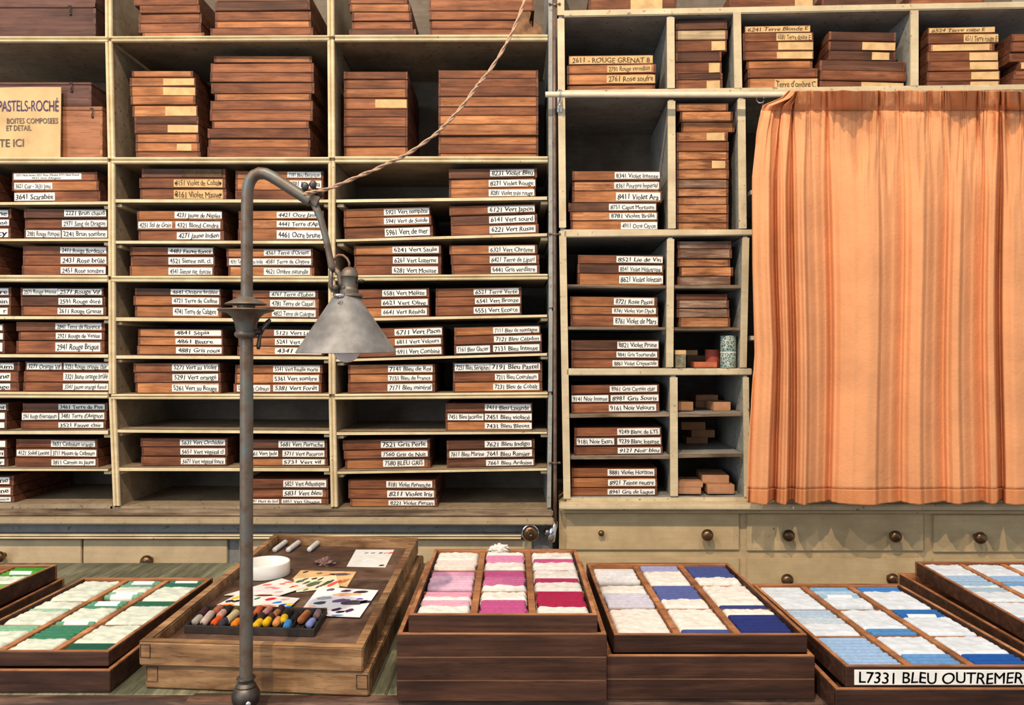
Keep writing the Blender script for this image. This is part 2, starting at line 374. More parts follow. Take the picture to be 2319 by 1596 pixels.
# lower left drawer range
M_SILL2 = paint('tan_ledge_paint', L3(.46,.36,.22), L3(.18,.12,.07), L3(.30,.22,.13), thr=.64)
chL = LF.root('drawer_chest', 0); tag(chL, 'beige drawer range under the pigeonhole cabinet, grey frieze above its drawers', 'chest of drawers')
mb = MB(); slab(mb, LF, -290, 1166, 1700, 1252, 1168, 1700, .012, .30); mb.build('carcass', M_FRIEZE, chL)
mb = MB(); slab(mb, LF, -290, 1166, 1179, 1253, 1168, 1182, -.036, .0118, 0, .003); mb.build('ledge', M_SILL2, chL)
mb = MB(); slab(mb, LF, -290, 1181, 1206, 1250, 1182, 1206, .004, .0118); mb.build('frieze', M_FRIEZE, chL)
mb = MB(); a, b = LF.p(-290, 1212.5, -.002), LF.p(1180, 1213.5, -.002); bead(mb, a, b, .012, .012); mb.build('lower_moulding', M_TRIM, chL)
def knob(root, x, y, z, r=.0125, mat=None, name='knob'):
    mb = MB(); M = Matrix.Translation((x, y, z)) @ Matrix.Rotation(math.radians(90), 4, 'X')
    mb.lathe([(.45*r,0),(.42*r,.6*r),(.55*r,.9*r),(1.0*r,1.25*r),(1.08*r,1.6*r),(.98*r,2.0*r),(.62*r,2.3*r),(.2*r,2.4*r),(0,2.41*r)], 20, M)
    return mb.build(name, mat or M_KNOB, root, smooth='all')
def drawer(fr, root, xl, yt, yb, xr, knobs, mat, dep=.004):
    mb = MB(); slab(mb, fr, xl, yt, yb, xr, yt, yb, dep, .0115, 0, .0015); o = mb.build('drawer', mat, root)
    for kx, ky, kr in knobs:
        q = fr.p(kx, ky, dep); knob(o, q.x, q.y, q.z, kr)
for xl, xr, ks in ((-150, 182, [(10, 1256, .012)]), (186, 513, [(342, 1266, .0135)]), (540, 880, [(720, 1270, .0135)]), (890, 1205, [])):
    drawer(LF, chL, xl, 1223, 1345, xr, ks, M_DRAWL)

# ------------------------------------------------------------------ right shelving
DEPR = .31
cabR = RF.root('shelf_cabinet', .89); zr = .89
tag(cabR, 'stone coloured painted pigeonhole cabinet with square edged uprights, half behind the curtain', 'cabinet')
uR = RF.u(2480)
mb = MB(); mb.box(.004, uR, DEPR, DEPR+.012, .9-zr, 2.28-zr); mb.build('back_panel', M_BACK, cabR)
def rdiv(pts, wpx, name='divider'): return divider(RF, cabR, zr, pts, wpx, DEPR, M_INR, M_TRIMR, .005, name)
rdiv([(1269,-190),(1270,40),(1274,520),(1284,1132)], 16, 'side_panel')
rdiv([(1518,37),(1519,205)], 17); rdiv([(1520,226),(1521,522)], 17); rdiv([(1518,538),(1516,835)], 16); rdiv([(1525,850),(1526,1126)], 17)
rdiv([(1668,26),(1671,205)], 17); rdiv([(1678,222),(1681,522)], 17); rdiv([(1688,535),(1682,836)], 15); rdiv([(1688,850),(1691,1128)], 13)
rdiv([(2069,22),(2069,200)], 17)
def rshelf(key, xl, ya, yb, xr, yc, yd, mat=M_TRIMR, name='shelf', d0=-.005, bev=.002):
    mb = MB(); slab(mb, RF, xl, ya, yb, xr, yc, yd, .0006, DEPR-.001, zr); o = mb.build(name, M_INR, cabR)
    mb = MB(); slab(mb, RF, xl, ya, yb, xr, yc, yd, d0, .0003, zr, bev); mb.build('edge_strip', mat, o)
    SHELF[key] = (RF, xl, ya, xr, yc)
rshelf('T0', 1276, 25, 40, 2470, 2, 17); rshelf('T1', 1276, 205, 222, 2470, 190, 204); rshelf('T2', 1276, 520, 538, 1708, 520, 533); rshelf('T3', 1282, 834, 850, 1702, 834, 849)
rshelf('p1', 1285, 644, 651, 1508, 646, 653, mat=M_SILL, name='thin_shelf', d0=-.001, bev=.0008); rshelf('p2', 1287, 739, 746, 1507, 741, 747, mat=M_SILL, name='thin_shelf', d0=-.001, bev=.0008)
rshelf('p3', 1290, 938, 946, 1516, 935, 943, mat=M_SILL, name='thin_shelf', d0=-.001, bev=.0008); rshelf('p4', 1292, 1033, 1040, 1517, 1031, 1039, mat=M_SILL, name='thin_shelf', d0=-.001, bev=.0008)
rshelf('q1', 1528, 645, 653, 1680, 645, 653, mat=M_SILL, name='thin_shelf', d0=-.001, bev=.0008); rshelf('q2', 1526, 741, 748, 1676, 741, 748, mat=M_SILL, name='thin_shelf', d0=-.001, bev=.0008)
rshelf('q3', 1535, 936, 944, 1681, 934, 942, mat=M_SILL, name='thin_shelf', d0=-.001, bev=.0008); rshelf('q4', 1535, 1028, 1037, 1681, 1026, 1034, mat=M_SILL, name='thin_shelf', d0=-.001, bev=.0008)
rshelf('T4', 1283, 1126, 1136, 2470, 1124, 1136, name='bottom_shelf', d0=-.001, bev=.0008)
for i in range(2):      # shelves that run on behind the curtain
    rshelf('h%d' % i, 1700, (430, 760)[i], (440, 770)[i], 2470, (430, 760)[i], (440, 770)[i], name='thin_shelf', d0=.02, bev=.0008)
chR = RF.root('drawer_chest', 0); tag(chR, 'olive beige drawer chest with dark bronze knobs below the orange curtain', 'chest of drawers')
uE = RF.u(2470)
mb = MB(); slab(mb, RF, 1266, 1137, 1700, 2470, 1137, 1700, .012, .33); mb.build('carcass', M_DRAW, chR)
mb = MB(); slab(mb, RF, 1266, 1136, 1148, 2470, 1136, 1149, -.034, .0118, 0, .003); mb.build('ledge', M_TRIMR, chR)
mb = MB(); slab(mb, RF, 1268, 1149, 1159, 2470, 1150, 1161, -.014, .0118, 0, .004); mb.build('lower_moulding', M_DRAW, chR)
for xl, xr, ya, yb, ks in ((1282,1676,1162,1247,[(1361,1205,.0065),(1598,1207,.0125)]), (1693,2095,1164,1249,[(1780,1208,.0125),(2019,1210,.0125)]), (2117,2460,1167,1252,[(2209,1213,.0125)]),
                           (1282,1676,1264,1345,[]), (1693,2095,1265,1348,[(1777,1307,.0125),(2013,1306,.0125)]), (2117,2460,1268,1348,[])):
    drawer(RF, chR, xl, ya, yb, xr, ks, M_DRAW, .006)

# ------------------------------------------------------------------ boxes in stacks
DEPB = .25
TAGW = {'w': M_WHITE, 'b': M_BUFF, 'k': M_DBUFF}
ORD = ['topmost', 'second', 'third', 'fourth', 'fifth', 'sixth', 'seventh', 'eighth', 'ninth', 'tenth', 'eleventh', 'twelfth', 'thirteenth', 'fourteenth']
ORD2 = ['topmost', 'middle', 'lowest']
PADJ = {'w': 'white', 'b': 'buff', 'k': 'brown'}
BOXES = []            # collected, then built
def S(desc, key, tops, xs, woods, labs=None, sb=.016, tilt=0.0):
    """one stack: key = shelf, tops = pixel rows of the box tops, xs = (left, right) pixels per box"""
    xs = xs if isinstance(xs, list) else [xs]*len(tops)
    xs = xs+[xs[-1]]*(len(tops)-len(xs)); woods = woods+woods[-1]*(len(tops)-len(woods))
    BOXES.append((desc, key, tops, xs, woods, (labs or [])+['']*20, sb, tilt))
# ---- left cabinet, first column (the neighbours run out of the frame)
S('trio at the frame edge beside the 2971 box', 'a2', [472,495,514.5], [(-165,24),(-167,23),(-165,24)], 'dmm', ['wR|-60|19|ne','wR|-60|21|ensé','wR|-60|19|ucy'])
S('barely seen trio beside the 2431 box', 'aM2', [556,577,601], (-195,-6), 'dmo')
S('barely seen trio beside the 3641 box', 'a1', [391,410,432], (-200,-9), 'omm')
S('trio at the frame edge beside the 2591 box', 'a3', [649,671,693], [(-165,24),(-165,25),(-165,25)], 'dmm', ['wR|-60|20|pre','wR|-60|21|min','wR|-60|18|r'])
S('trio at the frame edge beside the 2921 box', 'a4', [732,751,771], (-185,9), 'dmd', ['w|-60|6|','w|-60|7|','w|-60|6|'])
S('trio at the frame edge beside the 3321 box', 'aM3', [818,840,865], [(-155,44),(-155,41),(-155,42)], 'dmm', ['wR|-60|31|enium','wR|-60|24|urine','wR|-60|24|ange'])
S('trio at the frame edge beside the 3481 box', 'a5', [912,931,953], [(-170,18),(-170,15),(-170,16)], 'ddd', ['wR|-60|14|nt','w|-60|11|','w|-60|11|'])
S('trio at the frame edge beside the 3711 box', 'a6', [994,1015,1036], (-175,17), 'mdd', ['w|-60|13|','wR|-60|10|nin','wR|-60|10|air'])
S('trio on the cabinet bottom below the 3811 box', 'a0', [1077,1100,1123], [(-165,29),(-165,29),(-163,31)], 'dmd', ['wR|-60|22|raine','wR|-60|24|Jaune','wR|-60|25|ouce'])
S('a', 'a1', [389,410,432], [(28,220),(28,224),(32,226)], 'mom', ["w|32|185|3571 Noir Ivoire 3551 Noir d'Ivoire 3771 Noir Foncé",'w|33|119|3621 Cuir - 3631 Jonc','w|34|125|3641 Scarabée'])
S('b', 'a2', [472,494,517], [(56,242),(54,242),(53,242)], 'dmm', ['w|146|243|2221 Brun chaud','w|141|243|2971 Sang de Dragon','w|60|138|2981 Rouge Pompéi;w|141|243|2241 Brun sombre'])
S('c', 'aM2', [555.6,577,601], [(50,242),(50,242),(51,242)], 'mmm', ['w|137|241|2411 Rouge Bordeaux','w|138|241|2431 Rose brûlé','w|138|242|2451 Rose sombre'])
S('d', 'a3', [650.5,671,693], [(47,235),(47,238),(47,239)], 'ddm', ['w|52|131|2571 Rouge Intense;w|132|231|2571 Rouge Vif','w|133|232|2591 Rouge doré','w|131|234|2611 Rouge Grenat'])
S('e', 'a4', [728,750,771], [(38,238),(40,236),(35,236)], 'mmm', ['w|126|230|2841 Terre de Florence','w|127|231|2921 Rouge de Venise','w|126|228|2941 Rouge Brique'])
S('f', 'aM3', [818,840,865], [(56,247),(53,247),(53,247)], 'dmm', ['w|61|140|3271 Orange Vif;w|145|247|3251 Rouge orange clair','w|144|247|3321 Jaune orange brûlé','w|143|247|3341 Jaune orangé foncé'])
S('g', 'a5', [912,931,953], [(49,242),(47,240),(47,240)], 'ddm', ['w|133|238|3461 Terre de Pise',"w|50|132|2961 Rouge d'Herculanum;w|135|237|3481 Terre d'Avignon",'w|133|235|3521 Fauve clair'])
S('h', 'a6', [994,1015,1036], [(34,219),(35,221),(34,223)], 'mmm', ['w|116|216|3651 Cadmium orange','w|38|115|4121 Soleil Levant;w|117|219|3711 Minium de Cadmium','w|117|217|3811 Carmin au Jaune'])
# ---- second column
S('left stack in the cut off pigeonhole above the lamp', 'bM0', [-14,13,30,52,74], [(304,450),(318,453),(313,456),(313,455),(323,463)], 'mmmmo')
S('right stack in the cut off pigeonhole above the lamp', 'bM0', [-16,4,25,47,63], [(490,700),(487,703),(487,704),(487,704),(477,709)], 'ddmom')
S('narrow stack in the big pigeonhole above the lamp', 'bM1', [160,175,195,217,237,264,281,303,323,343], [(299,437),(293,442),(294,443),(296,443),(298,446),(305,450),(306,450),(307,450),(307,452),(307,454)], 'ooooodmoom', ['','b|370|440|','b|370|442|','','b|375|445|','','b|380|449|','','b|401|434|'], .03)
S('wide stack in the big pigeonhole above the lamp', 'bM1', [126,142,164,186,211,227,249,274,291,313,333], [(485,706),(476,710),(476,710),(477,711),(485,704),(476,708),(476,708),(480,699),(471,702),(471,702),(471,702)], 'ommmommmmom', None, .03)
S('a2', 'b1', [381,402.6,426], [(321,510),(315,510),(315,511)], 'dmm', ['k|411|501|2011 Violet','b|394|504|8151 Violet de Cobalt','b|394|505|8161 Violet Mauve'])
S('the stack behind the bent lamp arm', 'b1', [386,405,430], (533,732), 'oom', ['w|651|727|7181 Bleu Électrique','w|653|728|7791 Bleu Lana'])
S('b2', 'b2', [476,498,521], [(310,503),(311,505),(312,506)], 'oom', ['w|396|503|4231 Jaune de Naples','w|314|390|4251 Stil de Grain;w|398|499|4321 Blond Cendré','w|401|499|4271 Jaune Indien'])
S('b3', 'b2', [476,496.5,518], (540,733), 'oro', ['w|627|729|4421 Ocre Jaune',"w|627|729|4441 Terre d'Apt",'w|627|730|4461 Ocre brune'])
S('b4', 'bM2', [558,578.6,602], [(295,484),(295,485),(295,485)], 'mmo', ['w|381|482|4481 Fauve foncé','w|382|483|4521 Sienne nat. cl.','w|382|481|4541 Sienne nat. foncée'])
S('b5', 'bM2', [562,582.5,603], [(513,708),(514,709),(517,711)], 'omo', ["w|598|704|4561 Terre d'Orient",'w|519|598|4591 Terre de Lyon brûlé;w|598|705|4581 Terre de Chypre','w|598|702|4621 Ombre naturelle'])
S('b6', 'b3', [652,670,692], [(306,500),(303,500),(304,501)], 'doo', ['w|387|497|4641 Ombre brûlée','w|390|496|4721 Terre de Cadine','w|392|494|4741 Terre de Calabre'])
S('b7', 'b3', [656,675,698], [(526,720),(526,721),(527,722)], 'moo', ["w|611|714|4761 Terre d'Eubée",'w|612|713|4781 Terre de Cassel','w|616|715|4822 Terre de Cologne'])
S('b8', 'b4', [744,763,782.5], [(312,503),(312,504),(311,505)], 'ooo', ['w|396|501|4841 Sépia','w|398|502|4861 Bistre','w|399|502|4881 Gris roux'])
S('b9', 'b4', [744,763,784], (538,733), 'mor', ['w|621|728|5121 Vert Lichen','w|623|728|5241 Vert Aurore','w|623|728|4341 Blond'])
S('c1', 'bM3', [821,843,866], [(303,498),(304,499),(306,500)], 'mmo', ['w|390|494|5271 Vert au Violet','w|391|494|5291 Vert orangé','w|390|495|5261 Vert au Rouge'])
S('c2', 'bM3', [825,846,868], [(532,730),(531,728),(528,727)], 'orm', ['w|619|725|5341 Vert Feuille morte','w|619|722|5361 Vert sombre','w|537|612|5571 Sel de Cadmium;w|619|722|5381 Vert Forêt'])
S('c3', 'b6', [991.5,1012,1033], [(317,514),(319,514),(321,514)], 'mmm', ['w|408|510|5631 Vert Orchidée','w|409|510|5651 Vert végétal cl','w|410|510|5671 Vert végétal foncé'])
S('c4', 'b6', [994.5,1016.5,1037], [(560,740),(560,741),(560,742)], 'ddo', ['w|631|735|5681 Vert Perruche','w|560|630|5661 Vert Jade;w|640|735|5711 Vert Puceron','w|640|735|5731 Vert vif'])
S('c5', 'b0', [1083,1106,1128], [(560,743),(560,743),(560,743)], 'mmm', ['w|642|739|5821 Vert Atlantique','w|641|731|5831 Vert bleu','w|562|632|5791 Mers du Sud;w|638|728|5851 Vert Glauque'])
# ---- third column
S('narrow stack at the frame top crossed by the cord', 'cM0', [-12,10,28,48,66], [(790,922),(793,930),(797,932),(797,934),(791,942)], 'mommd')
S('wide stack at the frame top crossed by the cord', 'cM0', [-6,25,45,64], [(971,1210),(972,1200),(973,1205),(973,1213)], 'mmmm')
S('narrow stack in the big pigeonhole crossed by the cord', 'cM1', [162,180,201,222,247,265,288,309.5,332], (779,923), 'mmommmmmo', ['','','','b|850|921|'], .03)
S('wide stack in the big pigeonhole crossed by the cord', 'cM1', [157,177,197,219,242,262,282,307,327,348], (993,1219), 'mmmomooomo', None, .03)
S('d1', 'c1', [381,404,426], [(1017,1216),(1017,1214),(1017,1213)], 'doo', ['w|1110|1210|8231 Violet Bleu','w|1107|1212|8271 Violet Rouge','w|1107|1210|8281 Violet très rouge'])
S('d2', 'c2', [469.5,491,512], [(779,974),(779,977),(780,980)], 'oom', ['w|870|972|5921 Vert tempête','w|870|972|5941 Vert de Suède','w|872|974|5961 Vert de mer'])
S('d3', 'c2', [464,486,509], [(1018,1212),(1021,1217),(1022,1220)], 'mdm', ['w|1105|1211|6121 Vert Japon','w|1108|1211|6141 Vert sourd','w|1109|1213|6221 Vert Russe'])
S('d4', 'cM2', [555.5,577,600.5], (802,999), 'omm', ['w|889|994|6241 Vert Saule','w|890|992|6261 Vert Luzerne','w|888|992|6281 Vert Mousse'])
S('d5', 'cM2', [554,576,599], [(1018,1217),(1021,1221),(1023,1222)], 'omm', ['w|1107|1211|6321 Vert Chrôme','w|1109|1214|6421 Terre de Lipari','w|1112|1216|6441 Gris verdâtre'])
S('d6', 'c3', [653,675,696], (776,972), 'mmo', ['w|866|966|6581 Vert Mélèze','w|864|969|6621 Vert Olive','w|864|967|6641 Vert Réséda'])
S('d7', 'c3', [650.6,671,692], (987,1181), 'mmm', ['w|1073|1175|6521 Terre Verte','w|1076|1178|6541 Vert Bronze','w|1073|1177|6551 Vert Ecorce'])
S('d8', 'c4', [741,764,784.6], (808,1003), 'mom', ['w|894|1001|6711 Vert Paon','w|895|999|6811 Vert Velours','w|897|1000|6911 Vert Combiné'])
S('d9', 'c4', [737.6,758,778], [(1029,1224),(1029,1227),(1029,1227)], 'omd', ['w|1117|1221|7111 Bleu de montagne','w|1119|1224|7121 Bleu Céladon','w|1034|1110|7161 Bleu Glacier;w|1117|1222|7131 Bleu Intense'])
S('e1', 'cM3', [824,846,866], (788,985), 'oom', ['w|879|980|7141 Bleu de Roi','w|879|979|7151 Bleu de France','w|878|979|7171 Bleu minéral'])
S('e2', 'cM3', [819,842.5,864.5], (1026,1228), 'dmo', ['w|1030|1109|7251 Bleu Séraphin;w|1110|1223|7191 Bleu Pastel','w|1121|1219|7211 Bleu Coeruleum','w|1117|1221|7231 Bleu de Cobalt'])
S('e3', 'c5', [911.5,933,954], (1009,1205), 'mdo', ['w|1098|1202|7411 Bleu Lavande','w|1014|1095|7451 Bleu Jacinthe;w|1098|1204|7451 Bleu violacé','w|1098|1204|7431 Bleu Bleuet'])
S('e4', 'c6', [994.5,1018,1038], [(776,973),(779,973),(781,974)], 'mmo', ['w|863|968|7521 Gris Perle','w|864|969|7560 Gris de Nuit','w|868|961|7580 BLEU GRIS'])
S('e5', 'c6', [994.5,1016,1038], (1012,1211), 'dmd', ['w|1098|1204|7621 Bleu Indigo','w|1018|1099|7611 Bleu Marine;w|1099|1205|7641 Bleu Ramier','w|1101|1208|7661 Bleu Ardoise'])
S('e6', 'c0', [1085,1107,1129], [(789,986),(789,987),(793,990)], 'mmo', ['w|875|979|8181 Violet Pervenche','w|877|983|8211 Violet Iris','w|880|984|8221 Violet Persan'])
# ---- right cabinet
S('the cut off row above the 2611 stack', 'T0', [-16], [(1333,1533)], 'm', ['b|1428|1500|'])
S('the cut off row above the narrow column of dark boxes', 'T0', [-16], [(1652,1845)], 'm', ['b|1800|1840|'])
S('the cut off row above the two leaning dark stacks', 'T0', [-16], [(1862,2035)], 'd')
S('the cut off row above the 6524 stack', 'T0', [-18], [(2060,2230)], 'm')
S('light stack over the bare curtain rod', 'T1', [125,147,167.5,191], [(1288,1479),(1284,1485),(1284,1485),(1285,1484)], 'ooor', ['b|1289|1478|2611 - ROUGE GRENAT 8','b|1375|1475|2791 Rouge vermillon','b|1374|1483|2761 Rose soufre'])
S('narrow dark column just above the curtain rod', 'T1', [46,68,90,117,139,166,181], [(1530,1646),(1530,1648),(1530,1646),(1530,1634),(1530,1635),(1530,1636),(1530,1636)], 'dcmdmdm', ['','','b|1611|1642|','','b|1605|1630|','','b|1600|1630|'])
S('stack above the first curtain folds', 'T1', [56,73,94,116,136,155,176], [(1687,1836),(1682,1842),(1682,1842),(1682,1842),(1691,1841),(1693,1851),(1694,1852)], 'ommmomo', ['b|1688|1835|6241 Terre Blonde E','b|1758|1838|6581 Terre douce E','b|1762|1841|','b|1759|1840|','','',"b|1754|1852|Terre d'ombre C"])
S('tilted dark stack above the curtain', 'T1', [72,92,114,136,160,183], [(1877,2028),(1877,2029),(1877,2029),(1857,2050),(1857,2052),(1857,2048)], 'ddddmm', ['','b|1952|2026|','b|1974|2013|','','','b|1950|2047|'], .016, .035)
S('tall stack right of the far upright above the curtain', 'T1', [60,75,98,116,139,161,183], [(2103,2254),(2103,2262),(2104,2253),(2101,2261),(2101,2261),(2100,2264),(2100,2264)], 'omommmm', ['b|2104|2253|6524 Terre cuite E','b|2182|2262|6511 Terre rouge E','b|2112|2240|','b|2195|2259|','b|2196|2260|','b|2199|2261|','b|2197|2260|'])
S('stack cut by the frame edge above the curtain', 'T1', [76,94,117,138,158,179], [(2290,2440),(2288,2440),(2288,2440),(2310,2440),(2296,2440),(2290,2440)], 'mmmmmm', ['','','','b|2312|2400|'])
S('f1', 'T2', [387,409,431,458,479,499], [(1296,1495),(1296,1496),(1296,1499),(1287,1487),(1291,1490),(1292,1490)], 'orodro', ['w|1392|1494|8341 Violet Intense','w|1391|1492|8361 Pourpre Impérial','w|1395|1495|8411 Violet Ara','w|1379|1485|8751 Caput Mortuum','w|1380|1487|8781 Violet Brûlé','w|1406|1488|4911 Ocre Citron'])
S('tall ragged column beside the curtain', 'T2', [233,252,276,299,321,343,362,384,406,426,445,463,484,504], [(1532,1649),(1540,1660),(1543,1664),(1532,1648)]+[(1532,1650)]*10, 'rrormrrrgrrrrr', ['','','','b|1600|1640|','','','b|1612|1642|'])
S('f2', 'p1', [577,597.6,619.5], [(1309,1501),(1308,1502),(1308,1502)], 'mdo', ['w|1396|1501|8521 Lie de Vin','w|1401|1499|8541 Violet Héliotrope','w|1402|1501|8621 Violet lointain'])
S('dusty stack of five beside the 8541 box', 'q1', [545,563.6,585.5,604,625], [(1534,1656),(1535,1657),(1535,1654),(1539,1661),(1535,1654)], 'ggrrg')
S('f3', 'p2', [671,694,713], [(1291,1489),(1291,1490),(1292,1491)], 'oom', ['w|1390|1481|8721 Rose Passé','w|1386|1485|8741 Violet Van Dyck','w|1389|1489|8761 Violet de Mars'])
S('dusty stack of four beside the 8741 box', 'q2', [664.5,679,698,719], [(1532,1647),(1533,1650),(1533,1652),(1537,1654)], 'mggr')
S('f4', 'T3', [769,793,812.5], [(1294,1493)], 'dmm', ['w|1398|1491|8821 Violet Prune','w|1396|1488|8841 Gris Tourterelle','w|1387|1490|8861 Violet Crépuscule'])
S('f5', 'p3', [870,891,912], [(1294,1493)], 'mdm', ['w|1381|1488|8961 Gris Carmin clair','w|1294|1378|9141 Noir Intense;w|1383|1491|8981 Gris Souris','w|1379|1486|9161 Noir Velours'])
S('f6', 'p4', [967,988,1010], [(1301,1498),(1301,1499),(1300,1500)], 'mdm', ['w|1398|1494|9249 Blanc de LYS','w|1306|1391|9181 Noir Extra;w|1398|1496|9239 Blanc Intense','w|1399|1496|9121 Noir bleu'])
S('f7', 'T4', [1059,1081,1103], [(1294,1488)], 'mom', ['w|1376|1482|8881 Violet Horizon','w|1377|1484|8921 Teinte neutre','w|1376|1483|8941 Gris de Laque'])

def parse(l):
    out = []
    for q in [q for q in l.split(';') if q]:
        t, a, b, s = q.split('|'); al = 'L'
        if t[-1] == 'R': al = 'R'; t = t[0]
        out.append((t[0], float(a), float(b), s, al))
    return out
prep_texts([q[3] for B in BOXES for l in B[5] for q in parse(l) if q[3]] +
           ['PASTELS-ROCHÉ', 'BOITES COMPOSEES', 'ET DETAIL', 'TE ICI', 'L7331 BLEU OUTREMER', '4531 Gris d\'Argent'])
def pastel_box(fr, xl, xr, zb, zt, u_mid, tilt, sb, w, labs, label, py, rng):
    cu = (xl+xr)/2; hw = (xr-xl)/2; h = zt-zb
    dj = rng.uniform(-.003, .004)
    dep = sb+dj
    root_w = fr.w(cu, dep, zb)
    yaw = rng.uniform(-.010, .010)
    t = .0048; tt = .0016
    mb = MB()
    dp = DEPB-dep+.006+rng.uniform(-.012, .002)
    mb.box(-hw, -hw+t, 0, dp, .0006, h); mb.box(hw-t, hw, 0, dp, .0006, h)
    mb.box(-hw+t, hw-t, dp-t, dp, .0006, h)
    mb.box(-hw+.001, hw-.001, .0008, dp-.001, 0.0002, .0030)
    mb.box(-hw+t, hw-t, t, dp-t, h-.0028, h-.0008)
    o = mb.build('pastel_box', SIDE, None, root_w, (0, tilt, -fr.th+yaw))
    tag(o, label, 'wooden box', 'pastel boxes stored in the pigeonholes')
    mb = MB(); mb.box(-hw+t+.0002, hw-t-.0002, -.0004, t, .0012, h-.0004, .0005)
    if rng.random() < .3: mb.box(-hw+t, hw-t, .0006, t, .0004, .0012)
    mb.build('front_board', WOODS[w], o)
    for tp, a, b, s, al in labs:
        ua, ub = fr.u(a, dep)-cu, fr.u(b, dep)-cu
        ua, ub = max(ua, -hw+.001), min(ub, hw-.0008)
        z0, z1 = h*.17, h*.86
        if tp == 'k' or tp == 'b': z0, z1 = h*.10, h*.90
        mb = MB(); j = [rng.uniform(-.0006, .0006) for _ in range(4)]
        y0, y1 = -.0012, -.0003
        mb.hexa([(ua,y0,z0+j[0]),(ub,y0,z0+j[1]),(ub,y1,z0+j[1]),(ua,y1,z0+j[0]),(ua,y0,z1+j[2]),(ub,y0,z1+j[3]),(ub,y1,z1+j[3]),(ua,y1,z1+j[2])])
        lb = mb.build('paper_label', TAGW[tp], o)
        if s:
            if s.startswith('3571'):
                zm = (z0+z1)/2
                lettering(s, ua, ub, zm-.001, z1, -.0014, M_INK, lb, cap=.6, jit=.6)
                lettering("4531 Gris d'Argent", ua+(ub-ua)*.25, ub-(ub-ua)*.25, z0, zm, -.0014, M_INK, lb, cap=.6, jit=.6)
            else: lettering(s, ua, ub, z0, z1, -.0014, M_INK if tp == 'w' else M_INKB, lb, align=al)
        if 'Cobalt' in s and tp == 'b' or 'Mauve' in s:
            for q in (ua+.005, ub-.005):
                mb = MB(); mb.lathe([(0,.0022),(.0020,.0014),(.0028,.0004),(.0028,0)], 12, Matrix.Translation((q, -.0012, (z0+z1)/2)) @ Matrix.Rotation(math.pi/2, 4, 'X')); mb.build('tack', M_DIRON, lb)
    return o
for desc, key, tops, xs, woods, labs, sb, tl in BOXES:
    fr, sx0, sy0, sx1, sy1 = SHELF[key]
    xm = sum(a+b for a, b in xs)/len(xs)/2
    pL, pR = fr.p(sx0, sy0), fr.p(sx1, sy1)
    slope = (pR.z-pL.z)/(pR.x-pL.x); tilt = -math.atan(slope)+tl
    um0 = fr.u(xm, sb); zs = pL.z+slope*(um0-pL.x)+.0006+abs(tl)*.06
    n = len(tops); rng = random.Random(desc+key)
    zt = [fr.z(xm, y, sb) for y in tops]+[zs]
    for i in range(n):
        h = zt[i]-zt[i+1]
        if h < .008: h = .008
        xl, xr = fr.u(xs[i][0], sb), fr.u(xs[i][1], sb)
        zb = zt[i+1]+slope*((xl+xr)/2-um0)
        L = parse(labs[i]); w = woods[i]
        full = [q for q in L if q[3] and q[4] == 'L']
        if full and 'vis' not in desc:
            q = full[-1]
            lab = '%s wooden box, %s paper tag reading %s' % (WADJ[w], PADJ[q[0]], q[3] if not q[3].startswith('3571') else 'small double line of ink')
        elif n == 1: lab = '%s box in %s' % (WADJ[w], desc)
        else:
            o_ = 'lowest' if i == n-1 else ORD[i]
            lab = '%s box, %s of the %s' % (WADJ[w], o_, desc.removeprefix('the '))
        pastel_box(fr, xl, xr, zb, zb+h-.0008, um0, tilt, sb, w, L, lab, 0, rng)
# ------------------------------------------------------------------ the table
ZT = CZ-.386
TF, TB = .882, 1.452
m = MB(); m.box(-1.35, -.142, TF+.010, TB, -.024, 0, .002); m.box(-.1415, 1.35, TF+.010, 1.318, -.024, 0, .002)
tb = empty('table', (0, 0, ZT)); tag(tb, 'long green painted work table carrying the open pastel trays', 'table')
m.build('table_top', M_TOP, tb)
m = MB(); rs = []
for i in range(61):
    x = -1.35+i*.045; j = .0012*noise.noise((x*9, 0, 3))
    rs.append(m.ring([(x, TF+.0098, -.030), (x, TF-.001, -.026+j), (x, TF-.003+j, -.010), (x, TF+.001+j, -.001+j), (x, TF+.0098, -.0004)]))
m.skin(rs); m.build('edge_strip', M_EDGE, tb)
m = MB(); m.box(-1.3, 1.3, TF+.05, TF+.07, -.12, -.0245); m.build('apron', M_EDGE, tb)
for x in (-1.28, 1.22):
    for y in (TF+.05, (TB if x < 0 else 1.318)-.11):
        m = MB(); m.box(x, x+.06, y, y+.06, -ZT+.001, -.1205 if y < 1 else -.0245, .003); m.build('leg', M_EDGE, tb)
def G(px, py, z):
    d = (CZ-z)*F/(py-CY); return Vector(((px-CX)*d/F, d, z))
def WP(px, py, d): return Vector(((px-CX)*d/F, d, CZ-(py-CY)*d/F))

